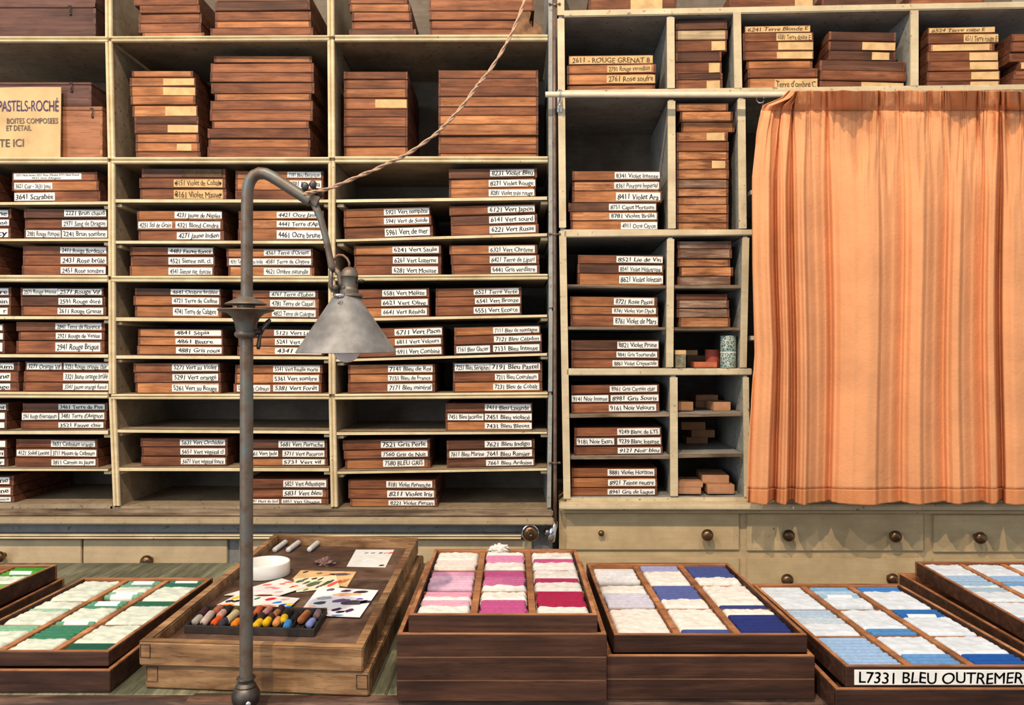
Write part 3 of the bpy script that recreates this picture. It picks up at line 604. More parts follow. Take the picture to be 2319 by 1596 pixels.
# ------------------------------------------------------------------ trays
class Quad:
    """plan outline of a tray: near left, near right, far right, far left; s runs across, t runs away"""
    def __init__(q, a, b, c, d): q.c = [Vector(v) for v in (a, b, c, d)]
    def at(q, s, t): return (q.c[0]*(1-s)+q.c[1]*s)*(1-t)+(q.c[3]*(1-s)+q.c[2]*s)*t
    def w(q): return (q.c[1]-q.c[0]).length
    def dp(q): return (q.c[3]-q.c[0]).length
def rect(x0, x1, y0, y1, rot=0):
    cx, cy = (x0+x1)/2, (y0+y1)/2; R = Matrix.Rotation(rot, 2)
    return Quad(*[Vector((cx, cy))+R @ Vector((x-cx, y-cy)) for x, y in ((x0,y0),(x1,y0),(x1,y1),(x0,y1))])
class Tray:
    def __init__(s, name, q, z0, z1, label, wall=.0055, mat=None, rim=None, cat='tray', grid=None, group=None, floor=.003, fmat=None, bev=.0008):
        s.q, s.z0, s.z1 = q, z0, z1; o = q.at(.5, .5); s.o = Vector((o.x, o.y, z0))
        s.root = empty(name, s.o); tag(s.root, label, cat, group)
        mat = mat or M_TRAY; rim = rim or M_RIM; w, d = q.w(), q.dp(); a, b = wall/w, wall/d; s.a, s.b = a, b
        def piece(nm, s0, s1, t0, t1, za, zb, m_, bv=bev):
            mb = MB(); s.slab(mb, s0, s1, t0, t1, za, zb, bv); return mb.build(nm, m_, s.root)
        piece('front_board', 0, 1, 0, b, z0, z1, mat)
        piece('back_board', 0, 1, 1-b, 1, z0, z1, rim)
        piece('side_board', 0, a, b, 1-b, z0, z1-.0003, mat); piece('side_board', 1-a, 1, b, 1-b, z0, z1-.0003, mat)
        # the worn light top of the rim and the paler inner faces
        mb = MB()
        for e in ((0,1,0,b),(0,1,1-b,1),(0,a,b,1-b),(1-a,1,b,1-b)): s.slab(mb, e[0]+.0006/w, e[1]-.0006/w, e[2]+.0006/d, e[3]-.0006/d, z1-.0002, z1+.0005, 0)
        mb.build('rim', rim, s.root)
        piece('floor', a, 1-a, b, 1-b, z0+.0002, z0+floor, fmat or rim, 0)
        s.cells = {}
        if grid:
            n, mm = grid; tx, ty = .0040/w, .0036/d
            for i in range(1, n):
                c = a+(1-2*a)*i/n; piece('divider', c-tx, c+tx, b, 1-b, z0+floor, z1-.0022, rim, .0005)
            for i in range(n):
                l = a+(1-2*a)*i/n+(tx if i else 0); r = a+(1-2*a)*(i+1)/n-(tx if i < n-1 else 0)
                for j in range(mm):
                    f = b+(1-2*b)*j/mm+(ty/2 if j else 0); k = b+(1-2*b)*(j+1)/mm-(ty/2 if j < mm-1 else 0)
                    s.cells[(i, j)] = (l+.0004/w, r-.0004/w, f+.0004/d, k-.0004/d)
                    if j: piece('divider', l, r, f-ty, f, z0+floor, z1-.0045, rim, .0004)
    def slab(s, mb, s0, s1, t0, t1, za, zb, bev=0):
        P = [s.q.at(*v) for v in ((s0,t0),(s1,t0),(s1,t1),(s0,t1))]
        v = mb.hexa([(p.x-s.o.x, p.y-s.o.y, za-s.z0) for p in P]+[(p.x-s.o.x, p.y-s.o.y, zb-s.z0) for p in P])
        if bev:
            e = list({e for q in v for e in q.link_edges}); bmesh.ops.bevel(mb.bm, geom=e, offset=bev, segments=1, affect='EDGES')
_stick = {}
def stick_mesh(hx, ln, r):
    k = (hx, round(ln, 3), r)
    if k not in _stick:
        mb = MB(); M = Matrix.Rotation(math.pi/2, 4, 'Y'); h = ln/2
        mb.lathe([(0,-h),(r*.72,-h+.0002),(r*.96,-h+.0016),(r,-h+.004),(r*1.01,0),(r,h-.004),(r*.96,h-.0016),(r*.72,h-.0002),(0,h)], 12, M)
        o = mb.build('pastel_stick', chalk(hx), smooth='all'); _stick[k] = o.data; bpy.data.objects.remove(o)
    return _stick[k]
_band = {}
def band_mesh(r, w):
    k = (r, w)
    if k not in _band:
        mb = MB(); M = Matrix.Rotation(math.pi/2, 4, 'Y'); mb.lathe([(r*1.0,-w/2),(r*1.05,-w/2+.0002),(r*1.05,w/2-.0002),(r*1.0,w/2)], 14, M)
        o = mb.build('paper_band', M_WHITE, smooth='all'); _band[k] = o.data; bpy.data.objects.remove(o)
    return _band[k]
def cotton(corn, z, h, mat, label, group, seed, name='cotton_pad', lump=1.0):
    """a lumpy pad filling the plan quad corn (near left, near right, far right, far left)"""
    c = (corn[0]+corn[1]+corn[2]+corn[3])/4; q = Quad(*corn); mb = MB(); nu, nv = 26, max(6, int(26*q.dp()/max(q.w(), .001))); rows = []
    for j in range(nv+1):
        r = []
        for i in range(nu+1):
            s, t = i/nu, j/nv; e = min(s, 1-s)*q.w(); f = min(t, 1-t)*q.dp()
            p = q.at(s, t)-c; k = min(1, e/.004)**.5*min(1, f/.004)**.5
            n = noise.noise((p.x*95+seed*7.1, p.y*120, seed*3.3))*.75+noise.noise((p.x*300+seed, p.y*360, seed*1.7))*.45
            ed = (1-k)*.0022*noise.noise((p.x*500, p.y*500, seed))
            r.append(mb.bm.verts.new((p.x+ed, p.y+ed*.8, max(.0008, h*(.45+.55*k)+.0020*lump*n*min(1, k+.3)))))
        rows.append(r)
    for a, b in zip(rows, rows[1:]):
        for i in range(nu): mb.bm.faces.new((a[i], a[i+1], b[i+1], b[i]))
    per = rows[0]+[r[-1] for r in rows[1:]]+rows[-1][-2::-1]+[r[0] for r in rows[-2:0:-1]]
    low = [mb.bm.verts.new((v.co.x, v.co.y, 0)) for v in per]; n = len(per)
    for i in range(n): mb.bm.faces.new((per[i], low[i], low[(i+1) % n], per[(i+1) % n]))
    mb.bm.faces.new(low)
    o = mb.build(name, mat, None, (c.x, c.y, z), smooth='all'); return tag(o, label, 'cotton wool', group)
CN = {}
ROWN = {2: 'back', 1: 'middle', 0: 'front'}; COLN = ['left', 'centre', 'right']
def fill(tray, cell, spec, tname, cmat, skip_cols=(), R=.0046):
    """spec: list from back to front of ('s', n, colour, colour word[, banded]) and ('c', share)"""
    l, r, f, k = tray.cells[cell]; where = '%s %s compartment of %s' % (ROWN[cell[1]], COLN[cell[0]], tname)
    q = tray.q; dlen = q.dp()*(k-f); ztop = tray.z1; zb = tray.z0+.0031
    pitch = R*2*1.02; tot = sum(x[1]*pitch for x in spec if x[0] == 's'); free = max(0, dlen-.002-tot); cs = sum(x[1] for x in spec if x[0] == 'c') or 1
    if cs < .2: cs = .2
    sc = 1.0 if tot < dlen-.002 else (dlen-.002)/tot
    bed = ztop-.0026-2*R
    Qs = lambda s0, s1, t0, t1: [q.at(*v) for v in ((s0,t0),(s1,t0),(s1,t1),(s0,t1))]
    sd = hash((tname, cell)) % 97 if False else sum(map(ord, where)) % 97
    cotton(Qs(l, r, f, k), zb, max(.0012, bed-zb-.0012), cmat, 'cotton bed lining the '+where, 'cotton beds in the trays', sd, 'cotton_bed', .35)
    t = k-.001/q.dp(); rng = random.Random(where)
    if spec[0][0] == 's' and all(x[0] == 's' for x in spec): t = k-max(0, (dlen-tot*sc)/2)/q.dp()
    nc = 0
    for x in spec:
        if x[0] == 's':
            ln0 = q.w()*(r-l)
            for i in range(x[1]):
                t1 = t-pitch*sc/q.dp(); pc = q.at((l+r)/2, (t+t1)/2); t = t1
                ln = ln0*.925; e = q.at(r, t)-q.at(l, t); ang = math.atan2(e.y, e.x)
                o = link('pastel_stick', stick_mesh(x[2], ln, R), None, None, (pc.x+rng.uniform(-.001, .001), pc.y, bed+R+rng.uniform(0, .0010)), (rng.uniform(0, 6), 0, ang+rng.uniform(-.012, .012)))
                nth = ['rearmost', 'second', 'third', 'fourth', 'fifth', 'sixth', 'seventh', 'eighth', 'ninth'][i]
                nm = '%s pastel stick in the %s' % (x[3], where) if x[1] == 1 else ('rearmost %s stick, %s' if i == 0 else nth+' %s stick from the back, %s') % (x[3], where)
                tag(o, nm, 'pastel', 'pastel sticks of '+tname)
                if len(x) > 4: b = link('paper_band', band_mesh(R, round(ln*.62, 4)), None, o, (rng.uniform(-.003, .003), 0, 0))
        else:
            ln = free*x[1]/cs/q.dp(); t1 = t-ln; nc += 1
            w = {1: '', 2: ', second pad'}.get(nc, ', third pad') 
            pos = 'whole' if len(spec) == 1 else ('back of' if t > k-.2*(k-f) else ('front of' if t1 < f+.2*(k-f) else 'mid'))
            lab = 'cotton pad covering the %s' % where if len(spec) == 1 else 'cotton pad at the %s the %s' % (pos if pos != 'mid' else 'middle of', where)
            cotton(Qs(l+.002, r-.002, max(t1, f+.001/q.dp()), t), bed-.0012, 2*R+.0012+.0004, cmat, lab, 'cotton pads in the trays', sd+nc*11)
            t = t1
def fill_all(tray, tname, cmat, lay):
    for j, row in zip((2, 1, 0), lay):
        for i, spec in enumerate(row):
            if spec: fill(tray, (i, j), spec, tname, cmat)
c = lambda f: ('c', f)
s = lambda n, h, w, *b: ('s', n, h, w)+b
GT = 'boxes stacked on the table'
def base_trays(q, levels, labs, mat=None):
    for (a, b), l in zip(levels, labs): Tray('pastel_tray', q, a, b, l, mat=mat, group=GT, wall=.006)
Z = lambda v: CZ-v
# pink stack
base_trays(rect(-.1275, .105, .874, 1.180), [(ZT+.0003, Z(.3625)), (Z(.3622), Z(.3368)), (Z(.3365), Z(.3116))],
           ['lowest dark wooden tray under the pink pastels', 'third tray down in the stack under the pink pastels', 'wide dark tray directly under the pink pastel tray'])
t = Tray('pastel_tray', rect(-.115, .095, .878, 1.172), Z(.3113), Z(.2915), 'open wooden tray of pink pastels on top of its stack', grid=(3, 3), group='open pastel trays')
fill_all(t, 'the pink tray', M_COTTON, [
 [[c(.25), s(5, 'f0ded6', 'cream pink')], [c(.2), s(4, 'de8fb8', 'mid pink'), c(.4)], [c(.35), s(2, 'cc5a8c', 'rose pink'), c(.35)]],
 [[s(2, 'e3a0c2', 'clear pink'), s(6, 'ecbdd4', 'pale pink')], [s(3, 'c8588e', 'deep pink'), s(4, 'd06f9f', 'bright pink'), c(.12)], [c(.45), s(2, 'bc3663', 'raspberry'), c(.4)]],
 [[s(2, 'e6a2be', 'clear pink'), c(.15), s(2, 'e7adc6', 'pale pink'), c(.35)], [c(.25), s(6, 'c4568f', 'magenta pink')], [s(6, 'ad1e4a', 'crimson'), c(.35)]]])
# violet stack
base_trays(rect(.1035, .337, .879, 1.200), [(ZT+.0003, Z(.3632)), (Z(.3629), Z(.3378))],
           ['lowest dark wooden tray under the violet pastels', 'middle dark wooden tray under the violet pastels'])
t = Tray('pastel_tray', Quad((.1143,.888),(.3318,.888),(.3255,1.192),(.112,1.192)), Z(.3375), Z(.3172), 'open wooden tray of white to violet blue pastels', grid=(3, 3), group='open pastel trays')
fill_all(t, 'the violet tray', M_COTTON, [
 [[s(7, 'efedf0', 'white')], [s(3, 'a5a5d0', 'pale violet'), c(.6)], [s(6, '46528f', 'slate violet'), c(.15)]],
 [[c(.18), s(6, 'd8d5e6', 'lilac white')], [s(6, '5b67a6', 'violet blue'), c(.3)], [c(.7), s(1, '36417f', 'indigo')]],
 [[c(1)], [c(.7), s(2, '465697', 'slate blue')], [c(.12), s(6, '253278', 'deep indigo')]]])
# ultramarine tray
base_trays(rect(.345, .590, .842, 1.166), [(ZT+.0003, Z(.3592))], ['dark wooden tray under the labelled blue tray'])
t = Tray('pastel_tray', Quad((.3580,.848),(.5740,.848),(.5640,1.152),(.3490,1.152)), Z(.3589), Z(.3370), 'open wooden tray of blue pastels with a large lettered front label', grid=(3, 3), group='open pastel trays')
fill_all(t, 'the lettered blue tray', M_COTB, [
 [[s(3, 'dfe7ee', 'blue white'), c(.4)], [s(2, '86b4dd', 'sky blue'), s(2, 'b4cfe8', 'light blue'), s(1, '9dc3e2', 'clear blue', 1), c(.15)], [s(2, '4684cf', 'azure blue'), c(.6)]],
 [[s(3, 'b6cde5', 'light blue'), c(.06), s(2, 'c9d8e6', 'grey blue'), c(.5)], [c(.55), s(2, '548dc8', 'mid blue')], [s(2, '2a70bb', 'strong blue'), s(1, '2467b4', 'strong blue banded', 1), c(.5)]],
 [[s(9, '9fc1e8', 'soft blue')], [c(.5), s(4, '669dd7', 'cornflower blue')], [c(.45), s(4, '1758ae', 'ultramarine blue')]]])
mb = MB(); o = t.o; y = .848-o.y-.0005
xa, xb = (1934-CX)*.848/F-o.x, (2352-CX)*.848/F-o.x; za, zb = .0028, .0190
mb.box(xa, xb, y-.0008, y+.0002, za, zb, .0002); lb = mb.build('paper_label', M_WHITE, t.root)
lettering('L7331 BLEU OUTREMER', xa+.003, (2318-CX)*.848/F-o.x, za, zb, y-.0011, M_INK, lb, cap=.74, fill=.985, jit=1.0, bold=.012)
# far right tray
base_trays(rect(.640, .884, .99, 1.312), [(ZT+.0003, Z(.3660))], ['dark wooden tray under the light blue tray at the frame edge'])
t = Tray('pastel_tray', Quad((.650,1.0),(.865,1.0),(.877,1.30),(.6625,1.30)), Z(.3657), Z(.3438), 'open wooden tray of light blue pastels cut by the frame edge', grid=(3, 3), group='open pastel trays')
fill_all(t, 'the light blue tray', M_COTB, [
 [[c(.6), s(3, 'a9c6e4', 'pale blue')], [c(.6), s(3, '9cc0ea', 'light blue')], [c(1)]],
 [[s(2, 'a3c3e0', 'pale blue'), c(.1), s(2, 'afc6d6', 'grey blue'), c(.45)], [s(2, '74a9de', 'mid blue'), c(.6)], [c(1)]],
 [[c(.5), s(3, 'a3c3e6', 'pale blue')], [c(1)], [c(1)]]])
# green tray, left
base_trays(rect(-.673, -.4555, .896, 1.212), [(ZT+.0003, Z(.3608))], ['dark wooden tray under the blue green pastels'])
t = Tray('pastel_tray', Quad((-.664,.908),(-.4632,.908),(-.456,1.206),(-.654,1.206)), Z(.3605), Z(.3437), 'open wooden tray of blue green pastels and cotton', grid=(3, 3), group='open pastel trays')
fill_all(t, 'the blue green tray', M_COTG, [
 [[c(1)], [s(2, '6ea58a', 'grey green banded', 1), s(1, '6a9f86', 'grey green'), c(.12), s(2, '86b89c', 'mint banded', 1)], [s(1, '3f7a64', 'sea green banded', 1), s(2, '2f6b58', 'dark sea green'), c(.3)]],
 [[c(.3), s(1, 'a3c9b0', 'pale mint'), c(.5)], [s(2, '5f9e80', 'leaf green banded', 1), s(1, '4e9070', 'leaf green'), c(.35), s(1, '6ba88a', 'soft green banded', 1)], [s(2, '2a6650', 'bottle green'), c(.6)]],
 [[s(2, '86b898', 'pale green'), c(.5), s(1, '7fb0a0', 'aqua green')], [s(5, '3d8465', 'viridian'), c(.5)], [c(.6), s(3, '1d5843', 'deep green')]]])
# bright green tray at the left frame edge
base_trays(rect(-.975, -.738, 1.02, 1.304), [(ZT+.0003, Z(.3726))], ['dark wooden tray under the bright green pastels'])
t = Tray('pastel_tray', Quad((-.962,1.02),(-.757,1.02),(-.7465,1.298),(-.952,1.298)), Z(.3723), Z(.3485), 'open wooden tray of bright green pastels cut by the frame edge', grid=(3, 3), group='open pastel trays')
fill_all(t, 'the bright green tray', M_COTG, [
 [None, None, [s(2, '3f9a2a', 'bright green'), s(2, '58a83c', 'bright green banded', 1), s(1, '4c9a30', 'grass green'), c(.3)]],
 [None, None, [s(3, '6cb04a', 'yellow green'), c(.4)]], [None, None, [c(.5), s(3, '5aa040', 'meadow green')]]])

# ------------------------------------------------------------------ palette trays with paints
q1 = Quad((-.4215,.9075),(-.1600,.8855),(-.1560,1.395),(-.4310,1.425))
q2 = Quad((-.4270,.9040),(-.1665,.8840),(-.1670,1.4080),(-.4330,1.4380))
bt_ = Tray('paint_tray', q1, ZT+.0003, Z(.3585), 'lower pale stained wooden tray under the paint tray', wall=.011, mat=M_DEAL, rim=M_DEAL, group=GT, bev=.002)
pt = Tray('paint_tray', q2, Z(.3582), Z(.3305), 'long stained wooden tray holding chalks, dish and painted cards', wall=.0115, mat=M_DEAL, rim=M_DEAL, fmat=M_PALF, floor=.0120, bev=.002, group=GT)
ZF = Z(.3582)+.0121
# finger joints scribed at the near corners
def joint(q, root, s0, s1, za, zb):
    o = root.location; P = lambda u_, z_: (lambda p: Vector((p.x-o.x, p.y-o.y-.0003, z_-o.z)))(q.at(u_, 0))
    mb = MB()
    for (u0, z0), (u1, z1) in (((s0,za),(s1,za)), ((s1,za),(s1,zb)), ((s1,zb),(s0,zb)), ((s0,zb),(s0,za))):
        mb.tube([P(u0, z0), P(u1, z1)], .0005, 6)
    mb.build('corner_joint', M_EDGE, root)
joint(q2, pt.root, .008, .052, pt.z0+.0100, pt.z1-.0030)
joint(q1, bt_.root, .008, .058, bt_.z0+.0090, bt_.z1-.0020); joint(q1, bt_.root, .945, .992, bt_.z0+.0090, bt_.z1-.0030)
def porcelain():
    cpos = WP(596, 1272, 1.232); r = .0365
    mb = MB(); H = .0205
    mb.lathe([(0,0),(r*.93,0),(r*.985,.0008),(r,.003),(r,H-.0015),(r*.985,H),(r*.95,H),(r*.925,H-.0015),(r*.915,.006),(r*.86,.0035),(0,.003)], 48)
    o = mb.build('porcelain_dish', M_DISH, None, (-.3835, cpos.y, ZF), smooth=True)
    tag(o, 'round white porcelain dish standing in the paint tray', 'dish')
porcelain()
for i, (a, b, wd) in enumerate((((621,1246),(651,1224),'first white chalk from the corner of the paint tray'), ((652,1246),(683,1223),'middle white chalk of the three lying in a row'), ((700,1245),(728,1222),'white chalk lying nearest the blank painted card'))):
    A, B = G(*a, ZF+.0045), G(*b, ZF+.0045); ln = (B-A).length
    o = link('chalk_stick', stick_mesh('e6e4e2', ln, .0046), None, None, (A+B)/2, (0, 0, math.atan2((B-A).y, (B-A).x)))
    o.data.name = 'chalk_stick'; tag(o, wd, 'chalk', 'white chalks in the paint tray')
def card(corners, z, mat, label, dabs, thick=.0006, name='painted_card'):
    P = [G(x, y, z) for x, y in corners]; cc = sum(P, Vector())/len(P); mb = MB()
    lo = mb.ring([p-cc for p in P]); hi = mb.ring([p-cc+Vector((0, 0, thick)) for p in P]); mb.skin([lo, hi])
    o = mb.build(name, mat, None, cc); tag(o, label, 'paper', 'painted cards in the paint tray')
    for x, y, rx, ry, hx in dabs:
        p = G(x, y, z+thick)-cc; sx = rx*(p+cc).y/F; sy = abs(G(x, y-ry, z).y-G(x, y+ry, z).y)/2
        mb = MB(); n = 14; rr = random.Random(x*31+y); an = rr.uniform(-.5, .5)
        pts = []
        for k in range(n):
            a = 2*math.pi*k/n; q = 1+rr.uniform(-.22, .22); u, v = math.cos(a)*sx*q, math.sin(a)*sy*q
            pts.append((p.x+u+v*.35, p.y+v, thick+.00005))
        lo = mb.ring(pts); hi = mb.ring([(a+ (p.x-a)*.12, b+(p.y-b)*.12, d+.00025) for a, b, d in pts]); mb.skin([lo, hi])
        mb.build('paint_dab', pig(hx), o)
    return o
card([(785,1283),(873,1285),(893,1245),(806,1245)], ZF+.0002, M_CARD, 'white test card with few grey dabs at the back of the paint tray',
     [(830,1252,5,1.4,'9a9aa0'),(845,1252,5,1.4,'8a8a92'),(862,1252,4,1.6,'5a5a60'),(874,1252,6,1.3,'c09a90'),(884,1252,5,1.8,'d8603a'),(864,1280,6,1.6,'1c1c20'),(840,1268,16,3,'dcdce4')])
card([(662,1311),(786,1329),(807,1295),(681,1292)], ZF+.0002, M_BUFF, 'brown paper with orange and purple smears beneath the spotted card',
     [(692,1295,5,2.5,'3c2832'),(724,1298,6,1.5,'6a4a40'),(770,1300,26,2.5,'5c4650'),(778,1316,8,5,'b06a4a'),(745,1302,12,3,'d08a5c')])
card([(671,1341),(769,1330),(761,1303),(665,1311)], ZF+.0010, plain('cream_card', L3(.70,.62,.42), .85, .05, 60, .05), 'cream card with dark green round spots',
     [(680,1316,9,3.5,'55665a'),(692,1311,5,2.5,'4a5048'),(710,1322,11,7,'5a6050'),(694,1319,5,3.5,'4a5248'),(712,1310,6,2.2,'2e2a26'),(722,1328,5,3.5,'4a4e44'),(742,1319,7,7,'4c4a40'),(756,1321,7,8,'d8504a'),(726,1311,3,4,'2c2a28'),(692,1335,4,2.5,'5a6650')])
card([(507,1348),(633,1349),(697,1328),(638,1310)], ZF+.0018, M_CARD, 'white card with pink and orange brush strokes',
     [(605,1324,9,2.2,'d8685a'),(612,1330,12,2,'e08a98'),(625,1332,9,2,'dc7a8c'),(640,1322,8,1.6,'d0504a'),(655,1318,11,1.8,'e0603a'),(668,1327,7,2.2,'ee7a3a'),(661,1329,4,2,'e0502a'),(632,1340,10,2.2,'e8a0a0'),(590,1338,18,2.2,'dccad4')])
card([(482,1375),(647,1383),(679,1355),(543,1343)], ZF+.0026, M_CARD, 'white card with many bright coloured dabs beside the pastel stub box',
     [(536,1353,8,4.5,'f0b21e'),(520,1361,8,3.2,'2c1c20'),(535,1361,7,3,'241a1e'),(516,1370,14,3,'e87a2a'),(583,1355,5,3,'1f6a3c'),(597,1348,22,2.0,'7a1422'),(613,1356,12,3.5,'cc1428'),(628,1364,8,2.6,'2070c0'),(645,1357,9,2.2,'f09a80'),(641,1369,8,2.4,'1c5cb0'),(656,1368,8,3,'f0c020'),(650,1374,7,3,'3a80d0'),(600,1372,24,2.5,'ee7a4a'),(563,1358,5,3,'d05a3a')])
card([(684,1380),(741,1395),(815,1398),(857,1337),(723,1329)], ZF+.0022, plain('pale_lilac_card', L3(.74,.72,.75), .8, .05, 40, .05), 'large pale card with purple and black paint at the right of the tray',
     [(749,1335,9,2.8,'5c5260'),(783,1338,10,2.4,'4c2028'),(817,1340,16,2.8,'3e2028'),(785,1346,34,3.4,'f0b288'),(774,1360,20,4.5,'6a4c80'),(804,1364,26,6,'4a4048'),(826,1363,14,3.5,'3c2850'),(815,1356,8,1.8,'4a3c9c'),(724,1365,14,3.5,'3c4650'),(704,1373,14,3,'f0c8b0'),(733,1378,6,3.5,'f0a860'),(762,1380,10,4,'3c2040'),(770,1385,10,2.5,'1c1a20'),(791,1382,8,4.5,'4a2850'),(763,1393,13,1.8,'2a8cc8'),(735,1354,16,4,'a8a8b0')])
# crumpled rag
mb = MB(); bmesh.ops.create_icosphere(mb.bm, subdivisions=4, radius=1)
for v in mb.bm.verts:
    n = v.co.normalized(); k = 1+.55*noise.noise(n*2.2+Vector((4, 1, 2)))+.3*noise.noise(n*5.5)
    v.co = Vector((n.x*.0135*k, n.y*.011*k, max(0, (n.z+.35)*.0075*k)))
p = G(738, 1278, ZF); o = mb.build('paint_rag', plain('stained_rag', L3(.20,.115,.10), .9, .45, 160, .5), None, p, smooth='all'); tag(o, 'small crumpled paint stained rag behind the cards', 'rag')
# box of pastel stubs
qa, qb = G(417, 1434, ZF), G(712, 1443, ZF); qc = G(741, 1394, ZF); qd = qa+(qc-qb)
sq = Quad(qa.xy, qb.xy, qc.xy, qd.xy)
st = Tray('pastel_stub_box', sq, ZF+.0002, ZF+.0098, 'low black box of broken pastel stubs in the paint tray', wall=.0022, mat=M_BLACK, rim=M_BLACK, cat='box', floor=.0020, bev=.0004)
for i in range(1, 11):
    mb = MB(); u = .014+(1-.028)*i/11; st.slab(mb, u-.0025, u+.0025, .035, .965, ZF+.0022, ZF+.0085); mb.build('divider', M_BLACK, st.root)
for x, y, wx, hx, cw, lg in ((447,1404,0,'b3aca0','grey',0),(470,1400,0,'d3bdb2','pale pink long',1),(502,1391,1,'d4a093','dusty pink',0),(491,1407,0,'ee5c18','vivid orange',0),(507,1410,0,'3b3c4c','slate blue',0),(524,1398,0,'d3c092','straw yellow',1),
     (535,1411,0,'ec861a','amber',0),(584,1413,0,'efbc16','golden yellow',0),(605,1408,0,'f2c010','lemon yellow',0),(628,1408,0,'e59a52','apricot',0),(643,1403,0,'eec614','bright yellow',0),(651,1415,0,'3a86c6','sky blue',0),(669,1399,0,'1b181c','black',0),
     (689,1397,0,'d07c46','terracotta long',1),(704,1411,0,'8795d0','lavender blue',0),(719,1391,0,'9a7c7c','mauve grey',0),(585,1383,1,'c8623a','brick orange',0),(606,1384,1,'c2867a','old rose',0),(635,1381,1,'4a2932','dark plum',0),
     (625,1391,1,'b0744c','tan',0),(647,1390,1,'2b2420','dark umber',0),(462,1386,1,'482428','maroon',0),(497,1378,1,'c07052','salmon',0),(516,1381,1,'2a2320','near black',0),(534,1384,1,'66562a','olive',0),(591,1399,0,'3a2a28','chocolate',0),(615,1397,1,'582d2c','russet',0)):
    r = .0048 if not lg else .0050; ln = .019 if not lg else .034
    p = G(x, y, ZF+.0078); ang = math.atan2((qd-qa).y, (qd-qa).x)+random.uniform(-.12, .12)
    if p.y+ln/2 > qd.y-.003: p.y = qd.y-.004-ln/2
    if p.y-ln/2 < qb.y+.004: p.y = max(qa.y, qb.y)+.001+ln/2
    o = link('pastel_stub', stick_mesh(hx, ln, r), None, None, (p.x, p.y, ZF+.0080), (0, random.uniform(-.05, .05), ang))
    tag(o, '%s pastel stub in the low black box' % cw, 'pastel', 'pastel stubs in the black box')
# ------------------------------------------------------------------ the curtain and its rod
RD = -.040
rod = RF.root('curtain_rod', 0); tag(rod, 'thin cream rod carrying the orange curtain', 'rod')
def rodz(px): return RF.z(px, 214+ (px-1235)*.0010, RD)
mb = MB(); mb.tube([(RF.u(x, RD), RD, rodz(x)) for x in (1235, 1500, 1800, 2100, 2470)], .0062, 16); mb.build('pole', M_ROD, rod, smooth=True)
u = RF.u(1268, RD)
mb = MB(); z = rodz(1268)
mb.tube([(u, -.0055, z+.016), (u, -.020, z+.013), (u, RD+.004, z+.0115), (u, RD-.0085, z+.004), (u, RD-.0085, z-.004), (u, RD, z-.0095), (u, RD+.010, z-.012)], .0017, 8)
mb.build('hook', M_CHROME, rod, smooth='all')
mb = MB(); mb.box(u-.006, u+.006, -.0075, -.0052, z-.030, z+.022, .002); mb.tube([(u, -.0075, z-.012), (u, -.016, z-.016), (u, -.018, z-.024), (u, -.010, z-.026)], .0016, 8); mb.build('bracket', M_CHROME, rod)
u2 = RF.u(1722, RD)
mb = MB(); z2 = rodz(1722); mb.tube([(u2+.008*math.cos(a), RD+.0085*math.sin(a)*1.0, z2+.002*math.cos(a)-.010+.0105*math.sin(a)*1.0) for a in [i*math.pi/9 for i in range(17)]], .0011, 8)
mb.tube([(u2+.006, RD-.001, z2-.0185), (u2+.003, RD-.004, z2-.028), (u2+.008, RD-.010, z2-.036)], .0011, 8)
mb.build('ring', M_CHROME, rod, smooth='all')
CP = [(1690,.6),(1700,1.4),(1718,2.5),(1733,3.2),(1741,.6),(1752,-1.5),(1759,1.2),(1768,2.4),(1777,3.2),(1785,-.6),(1795,-1.6),(1802,1.4),(1812,2.6),(1822,3.5),(1830,2.0),(1848,1.1),(1866,.2),(1878,-.9),(1888,.9),(1905,2.0),(1935,2.9),(1968,3.5),(1985,3.4),(1994,2.2),(2018,1.2),(2041,.1),(2050,1.1),(2066,2.3),(2086,3.0),(2096,2.1),(2116,1.1),(2139,-.1),(2149,1.2),(2162,2.3),(2173,2.6),(2182,1.6),(2203,.7),(2225,-.3),(2233,1.2),(2244,2.4),(2253,2.4),(2261,-.4),(2268,-1.6),(2276,2.2),(2300,3.1),(2326,2.9),(2352,1.0),(2385,-.2),(2400,1.8),(2425,2.8),(2447,.8),(2470,1.4)]
def base_fold(x):
    for (a, p), (b, q) in zip(CP, CP[1:]):
        if a <= x <= b:
            t = (x-a)/(b-a); t = t*t*(3-2*t); return p*(1-t)+q*t
    return CP[-1][1]
sm = lambda a, b, x: (lambda t: t*t*(3-2*t))(max(0, min(1, (x-a)/(b-a))))
PINCH = [1722, 1752, 1788, 1830, 1872, 1995, 2040, 2098, 2140, 2182, 2225, 2264, 2320, 2370, 2420, 2470]
def left_edge(y):
    pts = [(200,1790),(222,1768),(238,1728),(250,1722),(300,1713),(400,1705),(600,1706),(800,1711),(900,1704),(1000,1697),(1125,1693),(1160,1692)]
    for (a, p), (b, q) in zip(pts, pts[1:]):
        if a <= y <= b: return p+(q-p)*(y-a)/(b-a)
    return pts[-1][1]
TOPY, HEADY, HEMY, BOTY = 205, 250, 1107, 1138
